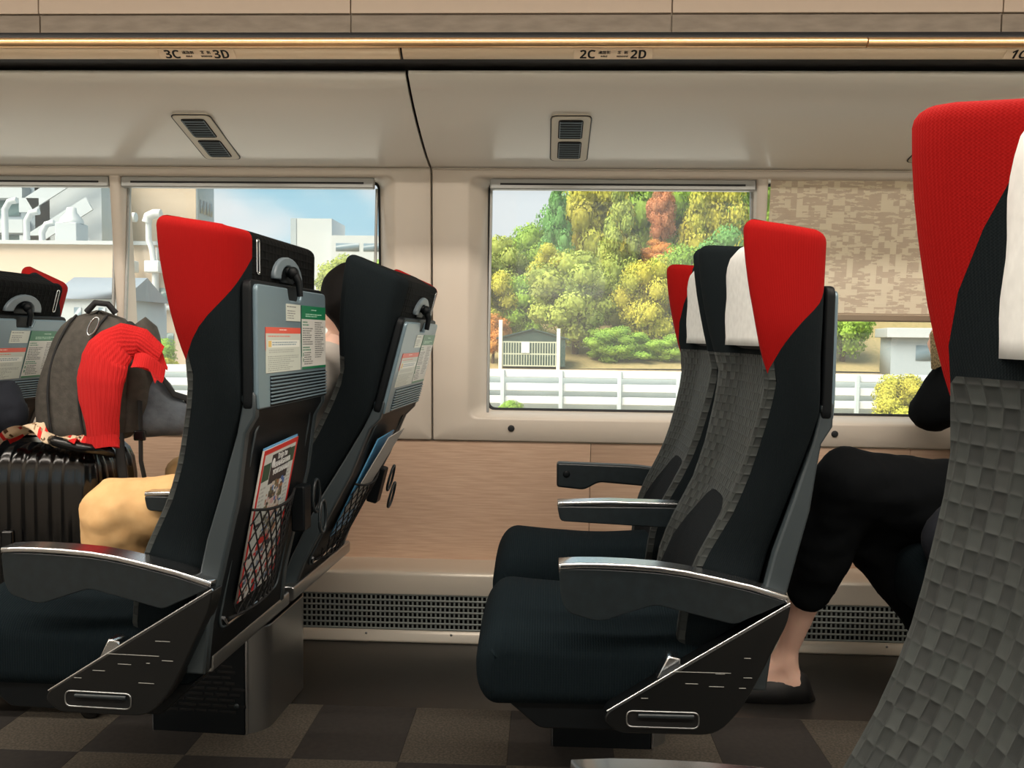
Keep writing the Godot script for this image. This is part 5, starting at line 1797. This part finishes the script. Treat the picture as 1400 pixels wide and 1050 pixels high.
func outside():
	mat("bark", Color(0.35, 0.28, 0.22), 0.9)
	leaf_mat("leaf_green", Color(0.60, 0.74, 0.29))
	leaf_mat("leaf_deep", Color(0.45, 0.65, 0.36))
	leaf_mat("leaf_yellow", Color(0.78, 0.76, 0.30))
	leaf_mat("leaf_olive", Color(0.67, 0.72, 0.35))
	leaf_mat("leaf_orange", Color(0.88, 0.62, 0.33))
	leaf_mat("leaf_red", Color(0.84, 0.58, 0.42))
	var m := mat("ground_earth", Color.WHITE, 0.95)
	tripl(m, noise_tex(0.03, Color(0.58, 0.50, 0.38), Color(0.74, 0.66, 0.52), 61, 512), Vector3(0.08, 0.08, 0.08))
	m = mat("grass_slope", Color.WHITE, 0.95)
	tripl(m, noise_tex(0.04, Color(0.50, 0.47, 0.30), Color(0.66, 0.58, 0.42), 62, 512), Vector3(0.1, 0.1, 0.1))
	mat("rail_white", Color(0.80, 0.82, 0.825), 0.6)
	mat("rail_grey", Color(0.70, 0.75, 0.76), 0.6)
	mat("wall_cream", Color(0.74, 0.68, 0.61), 0.85)
	mat("wall_cream_tall", Color(0.72, 0.66, 0.58), 0.85)
	mat("wall_white", Color(0.68, 0.71, 0.725), 0.85)
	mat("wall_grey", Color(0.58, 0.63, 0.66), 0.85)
	mat("pane_blue", Color(0.36, 0.45, 0.50), 0.3)
	mat("pane_green", Color(0.40, 0.52, 0.52), 0.3)
	mat("roof_slate", Color(0.46, 0.51, 0.56), 0.8)
	mat("pipe_white", Color(0.76, 0.78, 0.785), 0.5)
	mat("gate_metal", Color(0.70, 0.72, 0.64), 0.6)
	mat("gate_green", Color(0.16, 0.26, 0.24), 0.7)
	mat("post_white", Color(0.85, 0.84, 0.80), 0.7)
	var mb := MB.new()
	mb.box(Vector3(0, -1.85, -70), Vector3(320, 0.5, 130))
	struct(fin(mb, "ground", M.ground_earth))
	# pale ground on both sides of the train, added to bounce daylight inside
	m = mat("pale_bounce", Color.WHITE, 0.95)
	tripl(m, noise_tex(0.06, Color(0.72, 0.71, 0.69), Color(0.84, 0.83, 0.81), 63, 512), Vector3(0.3, 0.3, 0.3))
	mb = MB.new()
	mb.box(Vector3(0, -1.80, 30), Vector3(320, 0.5, 60))
	mb.box(Vector3(0, -1.4, -1.1), Vector3(320, 0.5, 6.0))
	mb.box(Vector3(0, -1.80, -13), Vector3(320, 0.5, 22))
	struct(fin(mb, "bounce_ground", M.pale_bounce))
	mb = MB.new()
	var rows := []
	for q in [[-68.0, -1.65], [-76.0, -0.2], [-86.0, 3.0], [-100.0, 7.0], [-130.0, 9.0]]:
		var row := PackedVector3Array()
		for i in 25:
			var x := -30.0 + 110.0 * i / 24.0
			var f := clampf((x + 26.0) / 16.0, 0, 1)
			row.append(Vector3(x, -1.65 + (q[1] + 1.65) * f + 0.2 * sin(x * 1.3), q[0]))
		rows.append(row)
	mb.grid(rows)
	struct(fin(mb, "hillside", M.grass_slope))
	# roadside guard rail
	var gr := thing("guard_rail", "white roadside guard rail with three beams in front of the trees", "guard rail", Vector3(0, -1.6, -26))
	for y in [0.62, 1.02, 1.44]:
		mb = MB.new()
		mb.box(Vector3(0, y, 0), Vector3(120, 0.24, 0.08), 0.03)
		fin(mb, "beam", M.rail_white, gr)
	mb = MB.new()
	mb.box(Vector3(0, 0.60, -0.45), Vector3(120, 1.6, 0.25), 0.03)
	fin(mb, "barrier_wall", M.rail_grey, gr)
	var pm := MB.new()
	pm.box(Vector3(0, 0.75, 0.07), Vector3(0.12, 1.62, 0.10), 0.02)
	var pmesh := pm.mesh()
	pmesh.surface_set_material(0, M.rail_grey)
	for i in 40: put(pmesh, "rail_post", gr, Transform3D(Basis.IDENTITY, Vector3(-35.5 + 1.8 * i, 0, 0)))
	# road beyond it
	mb = MB.new()
	mb.box(Vector3(0, -1.59, -45), Vector3(200, 0.03, 22))
	struct(fin(mb, "road", mat("road_pale", Color(0.66, 0.62, 0.55), 0.9)))
	# gate between two posts
	var ga := thing("gate", "pale metal gate between two posts at the foot of the trees", "gate", Vector3(-1.2, -1.6, -64))
	for x in [-2.2, 2.2]:
		mb = MB.new()
		mb.box(Vector3(x, 1.9 if x < 0 else 1.6, 0), Vector3(0.28, 3.8 if x < 0 else 3.2, 0.28), 0.03)
		fin(mb, "gate_post", M.post_white, ga)
	for y in [0.35, 1.25, 2.15]:
		mb = MB.new()
		mb.box(Vector3(0, y, 0), Vector3(4.2, 0.10, 0.08))
		fin(mb, "gate_rail", M.gate_metal, ga)
	for i in 21:
		mb = MB.new()
		mb.box(Vector3(-2.0 + 0.2 * i, 1.25, 0.02), Vector3(0.06, 1.9, 0.05))
		fin(mb, "gate_bar", M.gate_metal, ga)
	mb = MB.new()
	mb.box(Vector3(-0.3, 1.75, 0.09), Vector3(0.62, 0.85, 0.03))
	fin(mb, "notice_board", M.rail_white, ga)
	var sh := thing("shed", "dark green shed roof behind the pale gate", "shed", Vector3(-1.0, -1.4, -67))
	mb = MB.new()
	mb.extr(PackedVector2Array([Vector2(-2.6, 0), Vector2(2.6, 0), Vector2(2.6, 2.2), Vector2(0, 2.9), Vector2(-2.6, 2.2)]), -3.0, 0.0)
	fin(mb, "shed_walls", M.gate_green, sh)
	for s in [-1.0, 1.0]:
		mb = MB.new()
		mb.box(Vector3.ZERO, Vector3(3.1, 0.10, 3.3), 0.0, Transform3D(Basis(Vector3.BACK, -s * 0.263), Vector3(s * 1.40, 2.60, -1.5)))
		fin(mb, "roof_slope", M.gate_green, sh)
	# trees
	var crowns := []
	for k in 5: crowns.append(crown_mesh(100 + k, 34, 400))
	crowns.append(crown_mesh(140, 46, 260, true))
	var T := [
		# x, z, base, height, radius, crown, leaf, kind
		[-4.6, -86, 2.0, 10.0, 4.2, 0, "leaf_olive", "olive green tree at the sky edge left of the wooded hill"],
		[-1.8, -90, 3.0, 11.0, 4.0, 1, "leaf_green", "round green tree standing behind the gate on the hill"],
		[1.0, -84, 2.5, 14.0, 2.6, 5, "leaf_deep", "dark conifer rising above the round trees of the hill"],
		[2.6, -92, 3.0, 15.5, 4.6, 2, "leaf_deep", "deep green tall tree high on the hill"],
		[5.6, -90, 3.5, 17.0, 4.8, 3, "leaf_yellow", "tall yellow green tree on the wooded hill"],
		[7.0, -82, 1.5, 14.0, 3.4, 5, "leaf_olive", "olive layered conifer in the middle of the wooded hill"],
		[9.6, -92, 4.0, 18.0, 4.6, 4, "leaf_green", "tall green tree beside the red leaved one"],
		[11.4, -86, 9.5, 7.5, 1.9, 1, "leaf_red", "autumn red tree near the top of the wooded hill"],
		[11.0, -84, 7.2, 3.6, 2.4, 2, "leaf_orange", "orange leaved tree below the red one"],
		[14.0, -90, 4.0, 17.5, 4.6, 0, "leaf_green", "broad green tree near the right end of the hill"],
		[17.2, -88, 4.0, 15.8, 4.4, 2, "leaf_yellow", "yellowish tree at the upper edge of the window view"],
		[20.6, -90, 4.0, 17.0, 4.6, 3, "leaf_green", "green tree beside the yellowish one by the window post"],
		[24.5, -90, 3.0, 15.0, 4.8, 1, "leaf_deep", "deep green tree behind the blind"],
		[29.0, -88, 2.0, 14.0, 4.8, 4, "leaf_green", "green tree standing behind the white house"],
		[33.5, -90, 2.0, 14.0, 5.0, 0, "leaf_deep", "large tree beyond the white house"],
		[-5.2, -76, -0.6, 8.0, 3.0, 3, "leaf_yellow", "yellow leaved tree at the left edge of the hill"],
		[-4.4, -70, -1.2, 4.5, 2.0, 1, "leaf_orange", "small orange tree beside the gate post"],
		[2.6, -74, -0.8, 10.2, 5.0, 0, "leaf_olive", "big round olive green tree in front of the hill"],
		[0.6, -76, 3.4, 6.0, 2.6, 2, "leaf_yellow", "pale yellow crown above the big round tree"],
		[8.8, -74, -0.8, 9.2, 3.2, 4, "leaf_yellow", "golden green tree right of the big round tree"],
		[12.0, -76, -0.6, 11.0, 4.0, 1, "leaf_green", "green tree hidden behind the seats in front of the hill"],
		[16.0, -76, -0.4, 11.5, 4.2, 2, "leaf_deep", "dark green tree in front of the hill behind the red wing"],
		[20.5, -76, -0.6, 10.5, 4.4, 3, "leaf_green", "green tree at the foot of the hill behind the window post"],
		[25.0, -72, -1.2, 8.6, 3.6, 0, "leaf_green", "leafy green tree seen under the lowered blind"],
		[5.4, -71, -1.3, 3.4, 2.6, 4, "leaf_green", "leafy undergrowth under the big round tree"],
		[8.2, -71, -1.3, 2.8, 2.4, 2, "leaf_green", "leafy shrub at the foot of the golden tree"],
		[11.0, -71, -1.3, 3.0, 2.4, 1, "leaf_green", "leafy shrub beside the pale bank"],
		[-8.2, -78, -0.8, 6.5, 3.2, 0, "leaf_green", "green tree behind the pillar at the left end of the hill"],
		[14.0, -71, -1.3, 3.6, 2.6, 4, "leaf_green", "leafy shrub hidden behind the seats"],
		[17.5, -71, -1.3, 4.0, 2.8, 0, "leaf_green", "leafy shrub behind the window post"],
		[21.0, -71, -1.3, 4.6, 2.8, 2, "leaf_green", "green shrub behind the lower part of the post"],
		[-2.4, -78, -0.4, 7.4, 3.4, 4, "leaf_green", "green tree right above the shed roof"],
		[-20.5, -84, 0.0, 9.0, 4.0, 2, "leaf_olive", "olive tree below the small white office block"],
		[-17.0, -86, 0.0, 9.4, 4.2, 0, "leaf_green", "green tree below the wide office block"],
		[-13.4, -84, 0.5, 9.6, 4.0, 3, "leaf_olive", "olive tree next to the window pillar"],
		[-9.6, -86, 1.5, 10.0, 4.0, 1, "leaf_green", "green tree hidden behind the window pillar"],
	]
	for t in T:
		tree("tree", t[7], t[0], t[1], t[2], t[3], t[4], crowns[t[5]], M[t[6]], t[0] * 1.7, "trees on the wooded hill", t[3] > 4.0)
	for t in [[-17.2, -36, -1.6, 2.6, 1.5, "leaf_green", "bush beside the pipes of the cream factory"], [-15.8, -34, -1.6, 1.7, 1.4, "leaf_yellow", "low yellowish bush beside the cream factory"], [9.7, -23.0, -1.6, 1.9, 1.0, "leaf_yellow", "bush before the guard rail under the blind"], [11.9, -22.6, -1.6, 1.4, 0.9, "leaf_green", "low green bush before the guard rail under the blind"], [-0.9, -23.4, -1.6, 0.9, 0.5, "leaf_green", "weeds at the guard rail before the gate"]]:
		tree("bush", t[6], t[0], t[1], t[2], t[3], t[4], crowns[1], M[t[5]], t[0], "roadside bushes", false)
	# cream factory building with pipes
	var fa := thing("factory_building", "low cream factory building with rooftop kerb and blue windows", "building", Vector3(-32, -1.6, -50))
	mb = MB.new()
	mb.box(Vector3(-2.5, 3.9, -5), Vector3(27, 7.8, 10))
	fin(mb, "wall", M.wall_cream, fa)
	mb = MB.new()
	mb.box(Vector3(-2.5, 7.85, -4.9), Vector3(27.4, 0.22, 10.4))
	fin(mb, "roof_kerb", M.wall_white, fa)
	for q in [[3.9, 4.1, 1.5, 1.1], [8.6, 4.3, 0.8, 0.9], [9.8, 4.3, 0.8, 0.9], [8.9, 1.6, 0.7, 0.9]]:
		far_windows(fa, Vector3(q[0], q[1], 0), Vector3.RIGHT, q[2], q[3], 1, 1, M.pane_green, Vector3.BACK)
	for q in [[7.0, 8.8], [8.5, 9.0]]:
		var o := thing("exhaust_pipe", "white exhaust pipe with bent top on the cream factory wall, %s" % ("the taller one" if q[1] > 8.9 else "the shorter one"), "pipe", Vector3(-32 + q[0], -1.6, -49.2), "white pipes on the factory wall")
		mb = MB.new()
		mb.tube(PackedVector3Array([Vector3(0.35, 0, 0), Vector3(0.35, 6.2, 0), Vector3(0.2, 7.4, 0), Vector3(0, 8.0, 0), Vector3(0, q[1], 0)]), 0.17, 10)
		fin(mb, "pipe_run", M.pipe_white, o)
		mb = MB.new()
		mb.tube(PackedVector3Array([Vector3(-0.1, q[1], 0), Vector3(0.0, q[1] + 0.35, 0), Vector3(0.35, q[1] + 0.5, 0), Vector3(0.75, q[1] + 0.5, 0)]), 0.28, 10)
		fin(mb, "cowl", M.pipe_white, o)
		mb = MB.new()
		mb.box(Vector3(0.3, 6.4, 0), Vector3(0.9, 0.7, 0.7), 0.1)
		fin(mb, "collar", M.pipe_white, o)
	mb = MB.new()
	mb.tube(PackedVector3Array([Vector3(-25.0, 2.4, -49.8), Vector3(-18.5, 2.4, -49.8)]), 0.16, 8)
	mb.tube(PackedVector3Array([Vector3(-23.3, -1.6, -49.86), Vector3(-23.3, 6.0, -49.86)]), 0.09, 8)
	tag(fin(mb, "service_pipe", M.pipe_white), "thin white service pipes across the cream factory wall", "pipe")
	# tall cream block
	var ta := thing("tall_building", "tall cream office block with a windowed side coloured grey as shade", "building", Vector3(-35.2, -1.6, -76))
	mb = MB.new()
	mb.box(Vector3(-1.2, 10, -2), Vector3(9.0, 20, 4))
	fin(mb, "wall", M.wall_cream_tall, ta)
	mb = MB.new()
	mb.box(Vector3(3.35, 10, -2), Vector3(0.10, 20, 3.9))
	fin(mb, "shade_grey_side", M.wall_grey, ta)  # grey puts the shade on this side into its colour
	for f in 6:
		far_windows(ta, Vector3(3.42, 1.5 + 3.0 * f, -0.6), Vector3.FORWARD, 0.55, 1.2, 0.75, 4, M.pane_blue, Vector3.RIGHT)
	# white block with balconies and an outside stair
	var wb := thing("balcony_building", "white multi-storey block with balconies and an outside stair", "building", Vector3(-46, -1.6, -66))
	mb = MB.new()
	mb.box(Vector3(-2, 9, -5), Vector3(17, 18, 10))
	fin(mb, "wall", M.wall_grey, wb)
	for f in 6:
		mb = MB.new()
		mb.box(Vector3(-2.6, 2.6 + 2.7 * f, 0.5), Vector3(15, 1.05, 1.0), 0.02)
		fin(mb, "balcony", M.wall_white, wb)
		far_windows(wb, Vector3(-9, 3.5 + 2.7 * f, 0.02), Vector3.RIGHT, 1.6, 1.2, 2.3, 6, M.pane_green, Vector3.BACK)
	for f in 4:
		mb = MB.new()
		mb.box(Vector3.ZERO, Vector3(5.6, 1.1, 0.15), 0.0, Transform3D(Basis(Vector3.BACK, 0.55), Vector3(8.0, 5.2 + 2.9 * f, 1.2)))
		mb.box(Vector3(5.6, 3.6 + 2.9 * f, 1.2), Vector3(1.6, 1.1, 0.15))
		fin(mb, "stair_flight", M.wall_white, wb)
	mb = MB.new()
	mb.box(Vector3(8.0, 9, -2), Vector3(5.4, 18, 4))
	fin(mb, "stair_tower", M.wall_white, wb)
	# cooling tower and rooftop pipework on the factory
	var ct := thing("cooling_tower", "white rooftop cooling tower with conical top on the cream factory", "cooling tower", Vector3(-30.3, 6.38, -53))
	mb = MB.new()
	mb.box(Vector3(0, 0.7, 0), Vector3(1.4, 1.4, 1.4), 0.08)
	fin(mb, "tower_body", M.wall_white, ct)
	mb = MB.new()
	mb.lathe([Vector2(0.72, 1.4), Vector2(0.68, 1.65), Vector2(0.32, 2.1), Vector2(0.28, 2.4), Vector2(0.0, 2.45)], 14)
	fin(mb, "tower_top", M.pipe_white, ct)
	for q in [[-33.0, 1.5], [-34.4, 2.2], [-32.0, 0.8]]:
		var o := thing("rooftop_duct", "white rooftop duct %s on the cream factory" % ["beside the cooling tower", "tallest of the row", "lowest of the row"][[1.5, 2.2, 0.8].find(q[1])], "duct", Vector3(q[0], 6.38, -52.6), "white ducts on the factory roof")
		mb = MB.new()
		mb.tube(PackedVector3Array([Vector3(0, 0, 0), Vector3(0, q[1], 0), Vector3(0.3, q[1] + 0.5, 0), Vector3(0.8, q[1] + 0.6, 0)]), 0.2, 10)
		fin(mb, "duct_run", M.pipe_white, o)
	# small house with slate roof
	var ho := thing("house", "low white house with blue-grey slate roof before the factory", "house", Vector3(-22.2, -1.6, -40))
	mb = MB.new()
	mb.box(Vector3(0, 2.1, -2.5), Vector3(3.3, 4.2, 5.0))
	fin(mb, "wall", M.wall_white, ho)
	mb = MB.new()
	mb.extr(PackedVector2Array([Vector2(-0.3, 4.1), Vector2(-5.3, 4.1), Vector2(-2.8, 5.3)]), -1.9, 1.9, 0.0, 1, Transform3D(Basis(Vector3.BACK, Vector3.UP, Vector3.LEFT), Vector3(0, 0, 0.5)))
	fin(mb, "roof", M.roof_slate, ho)
	far_windows(ho, Vector3(-0.6, 2.6, 0.0), Vector3.RIGHT, 0.35, 1.1, 1.2, 2, M.pane_blue, Vector3.BACK)
	# far offices
	var of := thing("office_block", "small white office block with a grey edge above the trees", "building", Vector3(-34.0, -1.6, -120))
	mb = MB.new()
	mb.box(Vector3(0.7, 9.5, -4), Vector3(5.2, 19, 8))
	fin(mb, "wall", M.wall_white, of)
	mb = MB.new()
	mb.box(Vector3(-2.2, 9.5, -4), Vector3(0.8, 19, 8.2))
	fin(mb, "corner_tower", M.wall_grey, of)
	var og := thing("office_wing", "wide white office building with dark ribbon windows above the trees", "building", Vector3(-26.0, -1.6, -118))
	mb = MB.new()
	mb.box(Vector3(0, 8.2, -4), Vector3(8.6, 16.4, 8))
	fin(mb, "wall", M.wall_white, og)
	far_windows(og, Vector3(-3.6, 14.2, 0.0), Vector3.RIGHT, 3.3, 1.1, 3.9, 2, M.pane_blue, Vector3.BACK)
	far_windows(og, Vector3(-3.6, 11.4, 0.0), Vector3.RIGHT, 3.3, 1.1, 3.9, 2, M.pane_blue, Vector3.BACK)
	# white house beyond the road, right
	var wh := thing("white_house", "white flat roofed house beyond the guard rail under the blind", "house", Vector3(28.4, -1.6, -62))
	wh.rotation.y = -0.25
	mb = MB.new()
	mb.box(Vector3(0.6, 1.6, -3), Vector3(7.5, 3.2, 6))
	fin(mb, "wall", M.wall_grey, wh)
	mb = MB.new()
	mb.box(Vector3(0.6, 3.2, -2.8), Vector3(8.3, 0.7, 7), 0.05)
	fin(mb, "roof_slab", M.wall_white, wh)
	far_windows(wh, Vector3(-1.5, 1.2, 0.0), Vector3.RIGHT, 1.2, 1.1, 2.2, 2, M.pane_blue, Vector3.BACK)

# ---------------------------------------------------------------- sky
func sky_image() -> Image:
	var n := FastNoiseLite.new()
	n.seed = 12
	n.frequency = 2.2
	n.fractal_octaves = 5
	var im := Image.create(1024, 512, false, Image.FORMAT_RGB8)
	var blue := Color(0.60, 0.84, 0.93)
	var white := Color(0.92, 0.955, 0.965)
	for y in 512:
		var up := (0.5 - (y + 0.5) / 512.0) * PI
		for x in 1024:
			var a := (x + 0.5) / 1024.0 * TAU
			var d := Vector3(cos(a) * cos(up), sin(up) * 2.4, sin(a) * cos(up))
			var c := smoothstep(-0.30, 0.14, n.get_noise_3dv(d))
			var haze := clampf(1.0 - sin(maxf(up, 0.0)) * 3.0, 0, 1)
			im.set_pixel(x, y, blue.lerp(white, clampf(maxf(c, haze * 0.45), 0, 1)))
	return im

const LAMP := 7.6
const SKY := 0.95
const SUN := 2.8
const EXPOSURE := 1.1

func _ready():
	rng.seed = 1
	var cam := Camera3D.new()
	cam.name = "camera"
	add_child(cam)
	cam.position = Vector3(0, 0.98, 0)
	cam.rotation_order = EULER_ORDER_YXZ
	cam.rotation_degrees = Vector3(-3.25, 2.2246, 0.7481)
	cam.fov = rad_to_deg(2.0 * atan(525.0 / 1150.0))
	cam.near = 0.02
	cam.far = 500.0
	cam.current = true
	var env := Environment.new()
	var sk := Sky.new()
	var sm := PanoramaSkyMaterial.new()
	sm.panorama = img_tex(sky_image())
	sm.energy_multiplier = SKY
	sk.sky_material = sm
	env.background_mode = Environment.BG_SKY
	env.sky = sk
	env.tonemap_mode = Environment.TONE_MAPPER_LINEAR
	env.tonemap_exposure = EXPOSURE
	env.sdfgi_enabled = true
	env.ssao_enabled = true
	env.ssil_enabled = true
	var we := WorldEnvironment.new()
	we.name = "world_environment"
	we.environment = env
	add_child(we)
	var sun := DirectionalLight3D.new()
	sun.name = "sun"
	add_child(sun)
	sun.look_at_from_position(Vector3(-0.5, 0.75, 0.48), Vector3.ZERO)
	sun.light_color = Color(1.0, 0.96, 0.88)
	sun.light_energy = SUN
	sun.light_angular_distance = 45.0
	sun.shadow_enabled = true
	make_materials()
	carriage()
	ceiling_lights()
	outside()
	seats()
	pedestals()
	passenger_tan()
	passenger_black()
	luggage()
	vents()
	signs()
